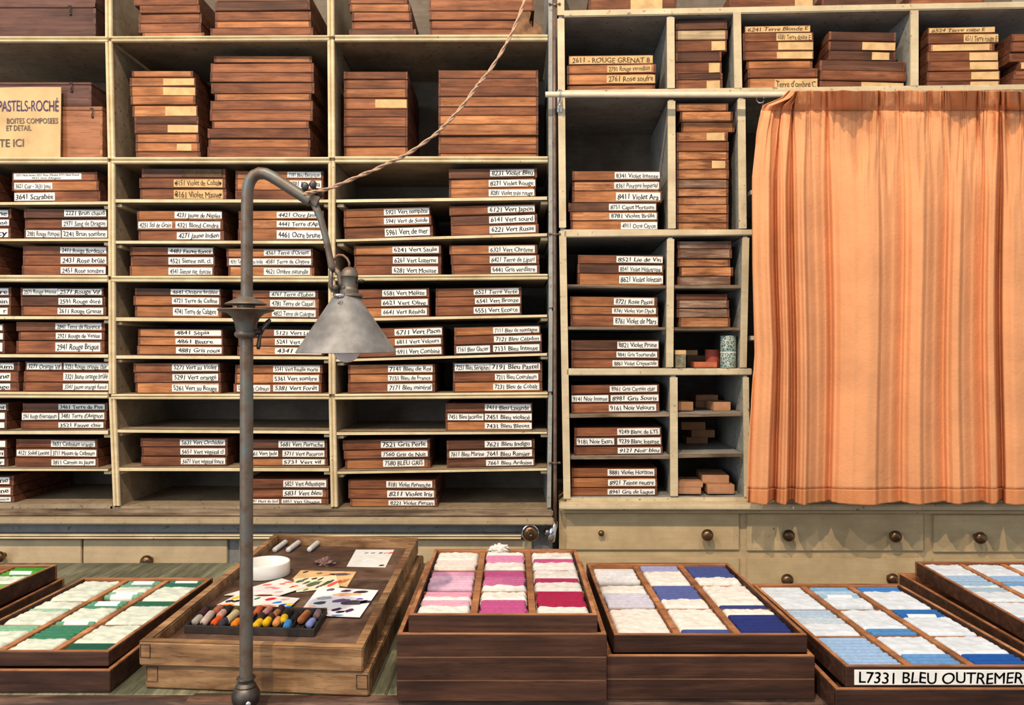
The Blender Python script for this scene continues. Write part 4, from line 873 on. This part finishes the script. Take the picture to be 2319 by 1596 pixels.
def curt(i, nu, y):
    s_ = i/nu; x = 1690+s_*780
    xe = left_edge(y); k = sm(1700, 1820, x)
    xs = x+(xe-1692)*(1-k)
    t = (y-HEADY)/(BOTY-HEADY); t = max(0, min(1, t))
    # folds are pinched together just below the gathers and open out lower down
    n = min(PINCH, key=lambda p: abs(p-x)); g = 1-sm(.0, .22, t)
    xs += (n-x)*.45*g*math.exp(-((x-n)/26.0)**2)
    amp = .42+.58*sm(.02, .38, t)
    dep = base_fold(x+4*math.sin(y*.006+x*.01))*amp
    clus = .25+.9*sm(-.25, .35, noise.noise((x*.013, 8.5, 1.3)))                 # some stretches stay nearly flat
    clus *= 1-.75*math.exp(-((x-1932)/42.0)**2)
    fine = noise.noise((x*.034, 1.7, .3))*1.0+noise.noise((x*.085, 5.1, .7))*.8+noise.noise((x*.21, 2.2, y*.012))*.40
    dep += fine*clus*(2.3*math.exp(-t*13)+.35*math.exp(-t*4))
    # soft hollows that hang between two pinches
    for hx, hy, hw, ha in ((1945, 330, 34, .8), (2170, 330, 26, .8), (2010, 350, 18, .7), (2085, 350, 14, .6), (2290, 360, 26, .9)):
        q = (y-HEADY)/(hy-HEADY)
        if 0 < q < 2: dep -= ha*math.exp(-((x-hx)/(hw*max(.25, 1.15-q*.55)))**2)*math.sin(math.pi*q/2)
    dep += .09*noise.noise((x*.02, y*.011, 9))+.05*noise.noise((x*.06, y*.03, 4))
    # creases where it was folded away
    dep += .12*math.exp(-((y-(843-.01*(x-1800)))/5.0)**2)*max(0, noise.noise((x*.03, 3, 3))+.25)
    if y < HEADY+14:
        h = max(0, min(1, (HEADY-y)/(HEADY-TOPY)))
        gath = math.exp(-((y-HEADY)/9.0)**2)
        dep = dep*(1-.55*gath)
        ruf = noise.noise((x*.07, 11, 2))*1.1+noise.noise((x*.19, 7, 3))*.9
        fl = math.exp(-((x-1920)/50.0)**2)*4.4+math.exp(-((x-2185)/38.0)**2)*3.6+math.exp(-((x-1785)/24.0)**2)*2.4+math.exp(-((x-2300)/30.0)**2)*3+math.exp(-((x-2040)/16.0)**2)*1.8+math.exp(-((x-2095)/12.0)**2)*1.5
        dep += h*(1.5+fl+ruf*(1.6-.5*min(fl, 2.4)))
        y = y-h*3*(noise.noise((x*.04, 9, 1)))
    if y > 1090: y = y+sm(1090, BOTY, y)*(base_fold(x)-1.2)*2.6
    return xs, y, -(.047+max(-.0, .018+dep*.0125))
cu = RF.root('curtain', 0); tag(cu, 'orange cotton curtain gathered on a thin rod over the pigeonholes', 'curtain')
def cpart(name, ys, mat, thick=.0012):
    nu = 560; mb = MB(); rows = []
    for y in ys:
        r = []
        for i in range(nu+1):
            px, py, dep = curt(i, nu, y); r.append(mb.bm.verts.new((RF.u(px, dep), dep, RF.z(px, py, dep))))
        rows.append(r)
    for a, b in zip(rows, rows[1:]):
        for i in range(nu): mb.bm.faces.new((a[i], a[i+1], b[i+1], b[i]))
    o = mb.build(name, mat, cu, smooth='all')
    md = o.modifiers.new('thickness', 'SOLIDIFY'); md.thickness = thick; md.offset = 0
    return o
lin_ = lambda a, b, n: [a+(b-a)*i/n for i in range(n+1)]
cpart('heading', lin_(TOPY, HEADY, 22), M_CURT); cpart('cloth', lin_(HEADY, 420, 34)+lin_(425, HEMY, 90)[0:], M_CURT); cpart('hem', lin_(HEMY, BOTY, 10), M_HEM, .0026)

# ------------------------------------------------------------------ the lamp, clamped to the near edge of the table
LD = .848
K = LD/F
def P3(x, y, dz=0.0): return WP(x, y, LD+dz)
lb = P3(557, 1575); lamp = empty('bench_lamp', (lb.x, LD, ZT)); o0 = Vector((lb.x, LD, ZT))
tag(lamp, 'old jointed bronze bench lamp with a grey conical metal shade', 'lamp')
Lp = lambda x, y, dz=0.0: P3(x, y, dz)-o0
def lath(name, cx, prof, mat, cap=False, n=36, parent=None):
    """prof in photograph pixels: (radius, row)"""
    mb = MB(); mb.lathe([(r*K, (Lp(cx, y)).z) for r, y in prof], n, Matrix.Translation((Lp(cx, 800).x, 0, 0))); return mb.build(name, mat, parent or lamp, smooth=True)
mb = MB(); mb.tube([Lp(557.5, 1540), Lp(558, 1200), Lp(558.5, 900), Lp(558.5, 750)], 14.6*K, 22); mb.build('lower_pole', M_IRON, lamp, smooth=True)
arc = [(559,690),(559,560),(559.5,470),(560,440),(562,422),(567,408),(576,397),(588,391.5),(601,393),(616,400),(640,415),(670,434.5),(690,447),(704,456)]
mb = MB(); mb.tube([Lp(*a) for a in arc], [13.2*K]*11+[13.0*K]*3, 22); mb.build('bent_arm', M_IRON, lamp, smooth=True)
lath('collar', 557, [(13,671),(17,673),(28,679),(45,687),(46,689),(44,690.5),(22,689.5),(20,691),(20,697),(22,698),(61,700),(62.5,702),(60,704.5),(42,709),(31,718),(25,731),(22,746),(21.5,750),(24.5,753),(25.5,757),(24,761),(21,764),(16.5,766),(15,770)], M_IRON)
mb = MB(); mb.tube([Lp(572, 752), Lp(584, 752), Lp(592, 750)], [7*K, 6*K, 8*K], 14)
mb.tube([Lp(590, 756), Lp(597, 742), Lp(606, 730), Lp(612, 723)], [6*K, 7*K, 8.5*K, 5*K], 12, .55)
mb.tube([Lp(590, 752), Lp(587, 770), Lp(585.5, 783), Lp(585, 791)], [6*K, 6.5*K, 8*K, 5*K], 12, .55); mb.build('wing_screw', M_DIRON, lamp, smooth='all')
lath('base_ball', 557, [(15,1529),(20,1532),(21,1535),(17,1538),(17,1544),(21,1548),(23,1551),(22,1554),(26,1558),(31,1568),(31.5,1577),(29,1588),(22,1598),(15,1605),(14,1640),(17,1642),(17,1700),(8,1712),(0,1713)], M_DIRON)
mb = MB(); mb.sphere(Lp(562, 1594, -.0128), 6.5*K, (1,.6,1), 8); mb.build('set_screw', M_CHROME, lamp, smooth='all')
# clamp over the table edge
mb = MB(); cl = Lp(478, 1575).x; w = .030
z1 = .0095
prof = [(-.006, -.034), (-.006, -.010), (-.004, .002), (.004, z1-.001), (.016, z1), (.034, z1-.0035), (.040, .0006), (.0195, .0006), (.0190, -.034)]
mb.skin([mb.ring([(x, y, z) for y, z in prof]) for x in (cl-w, cl+w*.9)])
mb.tube([(cl+w*.8, 0, -.022), (0, 0, -.022)], .006, 12); mb.build('clamp', M_EDGE, lamp)
# joint at the end of the arm
def knuck(name, c, n, r, h, mat=M_DIRON, m_=14):
    mb = MB(); q = Vector(n).normalized().to_track_quat('Z', 'Y').to_matrix().to_4x4(); M = Matrix.Translation(c) @ q
    mb.lathe([(0,-h),(r*.85,-h),(r,-h*.8),(r,h*.8),(r*.85,h),(0,h)], m_, M); return mb.build(name, mat, lamp, smooth=True)
mb = MB(); mb.hexa([Lp(698,452,-.006), Lp(716,470,-.006), Lp(716,470,.006), Lp(698,452,.006), Lp(703,438,-.006), Lp(727,446,-.006), Lp(727,446,.006), Lp(703,438,.006)])
bmesh.ops.bevel(mb.bm, geom=mb.bm.edges[:], offset=.0012, segments=2, affect='EDGES'); mb.build('joint_block', M_IRON, lamp)
mb = MB(); mb.tube([Lp(708, 446), Lp(716, 428), Lp(722, 434), Lp(727, 448)], [5*K, 7*K, 8*K, 7*K], 12); mb.tube([Lp(716, 462), Lp(712, 440)], [8*K, 5*K], 10); mb.build('joint_lug', M_DIRON, lamp, smooth='all')
for a, nm in (((691, 422), 'thumb_nut'), ((709, 418), 'thumb_nut')):
    mb = MB(); mb.sphere(Lp(*a, -.004), 8.5*K, (1, .8, 1.15), 10); mb.tube([Lp(a[0], a[1]+4, -.003), Lp(a[0]+5, a[1]+22, -.001)], 3.6*K, 8); mb.build(nm, M_DIRON, lamp, smooth='all')
mb = MB(); mb.tube([Lp(712, 462), Lp(720, 480), Lp(727, 498), Lp(735, 527), Lp(742, 556), Lp(747, 582), Lp(752, 604), Lp(757, 613)], [9*K, 8.5*K, 7.6*K, 7.6*K, 7.4*K, 7.6*K, 9*K, 8*K], 16); mb.build('lower_arm', M_IRON, lamp, smooth='all')
mb = MB()
mb.tube([Lp(750, 611), Lp(749.5, 630), Lp(749, 648), Lp(755, 657)], [5.5*K, 5*K, 5.5*K, 5*K], 10); mb.tube([Lp(758, 609), Lp(768, 620), Lp(772, 640), Lp(776, 655)], [7*K, 6*K, 6.5*K, 5*K], 10)
mb.tube([Lp(747, 648), Lp(752, 658), Lp(765, 662)], [4*K, 4*K, 4*K], 8); mb.build('fork', M_IRON, lamp, smooth='all')
for a in ((760, 652), (779, 653)):
    mb = MB(); mb.sphere(Lp(*a, -.006), 7.5*K, (1, .6, 1), 8); mb.build('fork_screw', M_DIRON, lamp, smooth='all')
lath('socket', 791, [(0,604),(7,605),(13,609),(18,617),(19.5,626),(17,629),(16,650),(18,655),(21,657),(21,664),(30,667),(31,671),(29,673)], M_IRON)
mb = MB(); mb.tube([Lp(806, 612), Lp(809, 625), Lp(808, 650), Lp(808, 664)], 2.2*K, 8); mb.tube([Lp(776, 612), Lp(774, 625), Lp(775, 650)], 2.2*K, 8); mb.build('socket_strap', M_DIRON, lamp, smooth='all')
mb = MB(); mb.tube([Lp(806, 637), Lp(813, 637)], [4*K, 4*K], 10); mb.sphere(Lp(818, 636), 8*K, (1.0, .5, .55), 8); mb.build('switch_key', M_DIRON, lamp, smooth='all')
mb = MB(); mb.tube([Lp(757, 590), Lp(759, 582), Lp(767, 577), Lp(777, 578), Lp(786, 585), Lp(791, 595), Lp(791, 606)], 2.6*K, 10); mb.build('wire_loop', plain('copper_coloured_wire', L3(.24,.12,.07), .5, .2, 300, .1), lamp, smooth='all')
# shade: leaning very slightly, open underneath
mb = MB(); H = Lp(785, 672).z-Lp(785, 796).z; rb, rt = 112.5*K, 29.5*K
mb.lathe([(rt*.7, H+.001), (rt*.96, H+.0012), (rt, H), (rt+(rb-rt)*.5, H*.5), (rb-.0008, .0012), (rb, 0), (rb-.0004, -.0005), (rb-.0014, .0004), (rt+(rb-rt)*.5-.0012, H*.5), (rt-.0012, H-.0012)], 72)
c0 = Lp(784.5, 797); mb.build('shade', M_ZINC, lamp, c0, (math.radians(1.2), math.radians(-.3), 0), smooth=True)
mb = MB(); q = Lp(770, 687, -(37.6*K)); M = Matrix.Translation(q) @ Matrix.Rotation(math.radians(-22), 4, 'Z') @ Matrix.Rotation(math.radians(56), 4, 'X'); mb.lathe([(8.5*K,-.0006),(8.5*K,.0008),(7*K,.0016),(3.5*K,.0018),(3.2*K,.0030),(0,.0034)], 20, M); mb.build('shade_washer', M_ZINC, lamp, smooth=True)
mb = MB(); mb.tube([Lp(756, 667, -.012), Lp(764, 669, -.016), Lp(774, 669, -.016), Lp(780, 667, -.012)], [4*K, 5*K, 5*K, 4*K], 8); mb.build('shade_clip', M_CHROME, lamp, smooth='all')
mb = MB(); M = Matrix.Translation(Lp(785, 790)); R = 31*K
mb.lathe([(0,-R),(R*.35,-R*.94),(R*.7,-R*.72),(R*.95,-R*.32),(R,0),(R*.95,R*.35),(R*.75,R*.8),(R*.5,R*1.5),(R*.45,R*2.6),(0,R*2.6)], 32, M); mb.build('light_bulb', M_BULB, lamp, smooth='all')
# the flex from the ceiling
cpts = [(1196,-30,.985),(1188,0,.975),(1178,30,.965),(1163,66,.955),(1148,96,.945),(1128,131,.935),(1105,165,.925),(1084,190,.918),(1076,201,.915),(1052,234,.907),(1028,262,.900),(1004,287,.893),(990,301,.889),(962,322,.883),(930,344,.876),(905,358,.872),(880,369,.868),(850,384,.863),(815,398,.858),(780,413,.853),(748,426,.848),(720,433,.843),(700,436,.838),(688,441,.836)]
mb = MB(); P = [WP(*c_) for c_ in cpts]
def dens(P, n=6):
    out = []
    for i in range(len(P)-1):
        p0, p1, p2, p3 = P[max(i-1,0)], P[i], P[i+1], P[min(i+2,len(P)-1)]
        for k in range(n):
            t = k/n; out.append(.5*((2*p1)+(p2-p0)*t+(2*p0-5*p1+4*p2-p3)*t*t+(3*p1-p0-3*p2+p3)*t**3))
    return out+[P[-1]]
Q = dens(P, 8); M = [[], []]
for i, p in enumerate(Q):
    t = (Q[min(i+1,len(Q)-1)]-Q[max(i-1,0)]).normalized(); a = t.cross(Vector((0,1,0))).normalized(); b = t.cross(a); ph = i*.42
    off = (a*math.cos(ph)+b*math.sin(ph))*.00105
    M[0].append(p+off); M[1].append(p-off)
fx = empty('electric_flex', P[-1]); tag(fx, 'tan twisted electric flex running up from the lamp arm', 'cord')
for k in (0, 1):
    mb = MB(); mb.tube([v-P[-1] for v in M[k]], .00125, 8); mb.build('strand', M_CORD, fx, smooth='all')

# ------------------------------------------------------------------ pipe and fittings between the cabinets
pp = LF.root('pipe', 0); tag(pp, 'thin brown pipe running down the gap between the two cabinets', 'pipe')
mb = MB(); mb.tube([LF.p(x, y, -.002) for x, y in ((1255,-60),(1255.5,300),(1256.5,700),(1257,1100),(1257,1188))], .0042, 14); mb.build('tube', M_PIPE, pp, smooth='all')
for y in (12, 531, 1048):
    q = LF.p(1256.5, y, -.002); mb = MB(); mb.lathe([(.0056,-.003),(.0062,-.002),(.0062,.002),(.0056,.003)], 14, Matrix.Translation(q))
    for dx in (-.012, .010): mb.tube([q+Vector((0,-.001,0)), q+Vector((dx,-.003,.001))], .0016, 8); mb.sphere(q+Vector((dx,-.0055,.001)), .0030, (1,.7,1), 8)
    mb.build('pipe_clip', M_PIPE, pp, smooth='all')
q = LF.p(1247, 1204, -.012); mb = MB()
mb.tube([q+Vector((.010,.010,.022)), q+Vector((.008,.006,.014)), q+Vector((.003,0,.004)), q+Vector((.002,0,-.012)), q+Vector((.002,0,-.022))], [.0065,.0085,.0100,.0092,.0075], 16)
mb.tube([q+Vector((-.012,.004,0)), q+Vector((-.004,.002,0))], [.008,.009], 14); mb.build('pipe_union', M_CHROME, pp, smooth='all')
q = LF.p(1201, 1206, -.026); cap = empty('round_fitting', LF.w(q.x, q.y, q.z), (math.pi/2, 0, 0)); tag(cap, 'round bronze fitting with a bright ring on the drawer range near the pipe', 'fitting')
mb = MB(); mb.lathe([(.0, .0), (.0195,.0),(.0200,.002),(.0190,.0045),(.0172,.0052),(.0165,.0035)], 40); mb.build('ring', M_CHROME, cap, smooth=True)
mb = MB(); mb.lathe([(.0166,.003),(.0158,.0070),(.0125,.0100),(.0085,.0112),(.0082,.0100),(.0070,.0100),(.0068,.0125),(.0045,.0132),(.0030,.0120),(0,.0120)], 36); mb.build('dome', M_KNOB, cap, smooth=True)
mb = MB(); mb.lathe([(.014,-.0249),(.0145,0)], 20); mb.build('spindle', M_DIRON, cap, smooth=True)

# ------------------------------------------------------------------ chests, sign, torn board
def chest(xl, xr, zb, zt, sb, dp, mat, label, lid=.010, hookpx=None, key='aM1'):
    fr, s0, y0, s1, y1 = SHELF[key]; ul, ur = fr.u(xl, sb), fr.u(xr, sb); cu_ = (ul+ur)/2; hw = (ur-ul)/2
    r = empty('storage_chest', fr.w(cu_, sb, zb)); tag(r, label, 'chest', 'storage chests on the upper shelves')
    h = zt-zb
    mb = MB(); mb.box(-hw, hw, 0, dp, .0003, h-lid-.0006, .0012); mb.build('body', mat, r)
    mb = MB(); mb.box(-hw, hw, -.0006, dp, h-lid, h, .0012); mb.build('lid', mat, r)
    if hookpx:
        x = fr.u(hookpx, sb)-cu_; mb = MB()
        mb.tube([(x-.003,-.0005,h-lid+.004),(x,-.004,h-lid+.003),(x+.002,-.004,h-lid-.004),(x,-.004,h-lid-.011),(x,-.0015,h-lid-.014)], .0012, 8); mb.sphere((x, -.002, h-lid-.015), .0028, (1,.8,1), 8); mb.sphere((x-.002,-.001,h-lid+.004), .0030, (1.3,.5,.8), 8)
        mb.build('hook', M_DIRON, r, smooth='all')
    # finger joints
    mb = MB(); n = max(4, int(h/.011))
    for i in range(n):
        if i % 2: mb.box(hw-.0055, hw+.0003, -.0004, .0004, h*i/n, min(h*(i+1)/n, h-lid-.001))
    mb.build('corner_joint', mat, r)
zM1 = LF.z(100, 357, 0)+.0003; zM0 = LF.z(100, 84, 0)+.0003
chest(-75, 232, zM1, LF.z(180, 241, .018), .018, .245, M_CHEST2, 'tan wooden chest standing behind the cardboard sign', .009, 210)
chest(-75, 207, LF.z(180, 241, .018)+.0004, LF.z(180, 186, .020), .020, .235, M_CHEST, 'plum brown chest resting on the tan chest behind the sign', .006, 163)
chest(-75, 217, zM0, LF.z(100, -40, .014), .014, .25, M_CHEST, 'large plum brown chest with hook latch in the cut off pigeonhole', .058, 160, 'aM0')
bx = empty('cardboard_sign', LF.w(LF.u(50, .004), .0015, zM1), (math.radians(-1.5), math.radians(-.4), 0)); tag(bx, 'buff cardboard sign with purple capital letters leaning on the tan chest', 'sign')
wl, wr = LF.u(-40, .004)-LF.u(50, .004), LF.u(138, .004)-LF.u(50, .004); hs = LF.z(50, 197, .004)-zM1
mb = MB(); nx, nz = 18, 14; A = []; B = []
for j in range(nz+1):
    ra, rb_ = [], []
    for i in range(nx+1):
        x = wl+(wr-wl)*i/nx; z = hs*j/nz; y = .0012*math.sin(i*.35+1)*j/nz
        ra.append(mb.bm.verts.new((x, y, z+.0003))); rb_.append(mb.bm.verts.new((x, y+.0014, z+.0003)))
    A.append(ra); B.append(rb_)
for R_ in (A, B):
    for a, b in zip(R_, R_[1:]):
        for i in range(nx): mb.bm.faces.new((a[i], a[i+1], b[i+1], b[i]))
pa = A[0]+[r[-1] for r in A[1:]]+A[-1][-2::-1]+[r[0] for r in A[-2:0:-1]]; pb = B[0]+[r[-1] for r in B[1:]]+B[-1][-2::-1]+[r[0] for r in B[-2:0:-1]]
for i in range(len(pa)): mb.bm.faces.new((pa[i], pb[i], pb[(i+1) % len(pa)], pa[(i+1) % len(pa)]))
sg = mb.build('board', M_BOARD, bx)
for t_, xa, xb, ya, yb, mt in (('PASTELS-ROCHÉ', -3, 134, 222, 257, M_INKP), ('BOITES COMPOSEES', 17, 133, 267, 281, M_INKG), ('ET DETAIL', 16, 73, 283, 297, M_INKG), ('TE ICI', 0, 56, 314, 334, M_INKG)):
    f = lambda px: LF.u(px, .004)-LF.u(50, .004); g_ = lambda py: LF.z(50, py, .004)-zM1
    o = lettering(t_, f(xa), f(xb), g_(yb), g_(ya), -.0015, mt, sg, cap=.88 if t_ != 'PASTELS-ROCHÉ' else .70, fill=1.0, jit=.25, bold=.03 if ya > 260 else .015)
mb = MB(); pts = [(1160,80),(1228,80),(1224,58),(1210,52),(1206,62),(1198,50),(1203,28),(1190,27),(1176,40),(1166,56)]
P2 = [LF.p(x, y, .008) for x, y in pts]; c0 = LF.p(1195, 78, .008); c0.z = LF.z(1000, 81, 0)+.0004
P2 = [Vector((p.x, p.y+.0, max(p.z, c0.z))) for p in P2]
a = mb.ring([Vector((p.x-c0.x, (p.x-c0.x)*.05, p.z-c0.z)) for p in P2]); b = mb.ring([Vector((p.x-c0.x, (p.x-c0.x)*.05+.0016, p.z-c0.z)) for p in P2]); mb.skin([a, b])
tag(mb.build('torn_cardboard', plain('torn_brown_board', L3(.23,.115,.055), .85, .25, 60, .3), None, LF.w(c0.x, .006, c0.z)), 'torn brown board standing at the cut off stack near the pipe', 'cardboard')

# ------------------------------------------------------------------ small boxes and tins in the narrow pigeonholes
M_TIN = None
def tinmat():
    m, nt, b = newmat('scale_patterned_paper', .5, 0, .4)
    v = coords(nt, (150, 150, 120), False); vo = nt.nodes.new('ShaderNodeTexVoronoi'); vo.feature = 'DISTANCE_TO_EDGE'; vo.inputs['Scale'].default_value = 1.0; nt.links.new(v, vo.inputs[0])
    v2 = nt.nodes.new('ShaderNodeTexVoronoi'); v2.inputs['Scale'].default_value = 1.0; nt.links.new(v, v2.inputs[0])
    c1 = ramp(nt, v2.outputs['Distance'], [(.18, L3(.62,.55,.38)), (.26, L3(.05,.07,.08)), (.42, L3(.07,.17,.19)), (.6, L3(.16,.27,.27))])
    nt.links.new(mix(nt, ramp(nt, vo.outputs['Distance'], [(.03, (1,1,1,1)), (.07, (0,0,0,1))]), c1, L3(.66,.60,.44)), b.inputs['Base Color']); return m
M_TIN = tinmat(); M_RED = plain('red_paper', L3(.36,.075,.045), .75, .15, 60, .1); M_GREEN = plain('grey_green_paper', L3(.19,.17,.11), .8, .3, 160, .1); M_RUST = plain('rust_paper', L3(.44,.12,.055), .75, .15, 60, .1)
def pbox(key, xl, xr, yt, yb, dep, mat, label, name='card_box', dp=.055, rot=0, z=None, lidm=None, grp='small card boxes in the narrow pigeonholes', lidf=.86):
    fr, s0, y0, s1, y1 = SHELF[key]; ul, ur = fr.u(xl, dep), fr.u(xr, dep); cu_ = (ul+ur)/2; hw = (ur-ul)/2
    zs = fr.p((s0+s1)/2, (y0+y1)/2).z+.0012 if z is None else z
    h = fr.z((xl+xr)/2, yt, dep)-fr.z((xl+xr)/2, yb, dep)
    r = empty(name, fr.w(cu_, dep, zs), (0, 0, -fr.th+rot)); tag(r, label, 'box', grp)
    mb = MB(); mb.box(-hw+.0006, hw-.0006, .0006, dp, .0002, h-.0012, .0004); mb.build('body', mat, r)
    mb = MB(); mb.box(-hw, hw, 0, dp+.0006, h*(1-lidf), h, .0006); mb.build('lid', lidm or mat, r)
    return zs+h+.0003
zz = pbox('T3', 1529, 1554, 793, 833, .010, M_GREEN, 'grey green speckled little box with beige lid beside the upright', lidm=M_BUFF, dp=.03, lidf=.25)
pbox('T3', 1572, 1624, 820, 833, .020, M_RUST, 'flat rust red box lying in front of the red drum', dp=.045)
z1 = pbox('T3', 1556, 1620, 800, 826, .110, plain('dim_brown_card', L3(.17,.09,.055), .8, .1, 40, .05), 'brown carton deep behind the flat rust red box', dp=.08)
pbox('T3', 1529, 1580, 772, 784, .115, M_BUFF, 'narrow buff box perched on the brown carton', dp=.06, z=z1)
def tin(key, xc, rpx, yt, yb, dep, mat, label, z=None, name='paper_tin', cat='tin', capm=None, grp='scale patterned tins'):
    fr, s0, y0, s1, y1 = SHELF[key]; zs = fr.p((s0+s1)/2, (y0+y1)/2).z+.0012 if z is None else z
    u_ = fr.u(xc, dep); r = rpx*fr.d(u_, dep)/F; h = fr.z(xc, yt, dep)-fr.z(xc, yb, dep)
    e = empty(name, fr.w(u_, dep, zs), (0, 0, random.uniform(0, 3))); tag(e, label, cat, grp)
    mb = MB(); mb.lathe([(0,.0002),(r*.98,.0002),(r,.001),(r,h-.002),(r*.98,h-.0012),(0,h-.0012)], 36); mb.build('body', mat, e, smooth=True)
    mb = MB(); mb.lathe([(0,h-.001),(r*1.01,h-.0022),(r*1.02,h-.0016),(r*1.0,h),(0,h)], 36); mb.build('lid', capm or mat, e, smooth=True)
    return zs+h+.0003
zt_ = tin('T3', 1649, 17.5, 797, 833, .028, M_TIN, 'lower patterned blue tin of the two stacked', capm=M_WHITE)
tin('T3', 1649, 17.5, 760, 796, .028, M_TIN, 'upper patterned blue tin standing on its twin', z=zt_)
tin('T3', 1614, 17, 766, 806, .075, M_RED, 'dark red paper drum behind the patterned tins', None, 'paper_drum', 'drum', M_RED, 'paper drums')
# upper kraft shelf
pbox('q3', 1536, 1570, 913, 933, .050, M_KRAFT, 'kraft box against the upright on the shelf under the tins', dp=.07)
pbox('q3', 1616, 1655, 913, 933, .050, M_KRAFT, 'kraft box standing alone before the blue grey side, under the tins', dp=.08, rot=.05)
za = pbox('q3', 1575, 1612, 911, 926, .150, M_KRAFT, 'kraft box deep in the shelf, lower of two', dp=.07)
pbox('q3', 1576, 1626, 896, 910, .150, M_KRAFT, 'kraft box deep in the shelf, upper of two', dp=.07, z=za)
zb_ = pbox('q4', 1555, 1603, 994, 1009, .180, M_KRAFT, 'lowest kraft box of the stepped pile of three', dp=.07)
zb_ = pbox('q4', 1566, 1619, 976, 993, .175, M_KRAFT, 'middle kraft box of the stepped pile of three', dp=.07, z=zb_)
pbox('q4', 1543, 1598, 956, 974, .170, M_KRAFT, 'topmost kraft box of the stepped pile of three', dp=.07, z=zb_)
zc_ = pbox('T4', 1536, 1588, 1110, 1125, .014, M_KRAFT, 'lower kraft box beside the central upright on the bottom', dp=.07)
pbox('T4', 1535, 1592, 1096, 1109, .014, M_KRAFT, 'upper kraft box beside the central upright on the bottom', dp=.075, z=zc_)
zd_ = pbox('T4', 1602, 1664, 1101, 1122, .020, M_KRAFT, 'wide kraft box on the bottom next to the curtain', dp=.085, rot=.04)
pbox('T4', 1591, 1651, 1080, 1099, .030, M_KRAFT, 'large kraft box resting on the wide kraft box', dp=.10, rot=-.04, z=zd_)

# wisps of cotton standing up at the back of the pink tray
mb = MB(); bmesh.ops.create_icosphere(mb.bm, subdivisions=4, radius=1)
for v in mb.bm.verts:
    n = v.co.normalized(); k_ = 1+.5*noise.noise(n*2.4+Vector((1, 7, 2)))+.35*noise.noise(n*6)
    v.co = Vector((n.x*.0135*k_, n.y*.006*k_, max(-.002, n.z*.0075*k_+.003)))
p = G(1130, 1246, Z(.2900)); tag(mb.build('cotton_tuft', M_COTTON, None, (p.x, 1.166, Z(.2935)), smooth='all'), 'loose cotton tuft poking over the back edge of the pink tray', 'cotton wool')
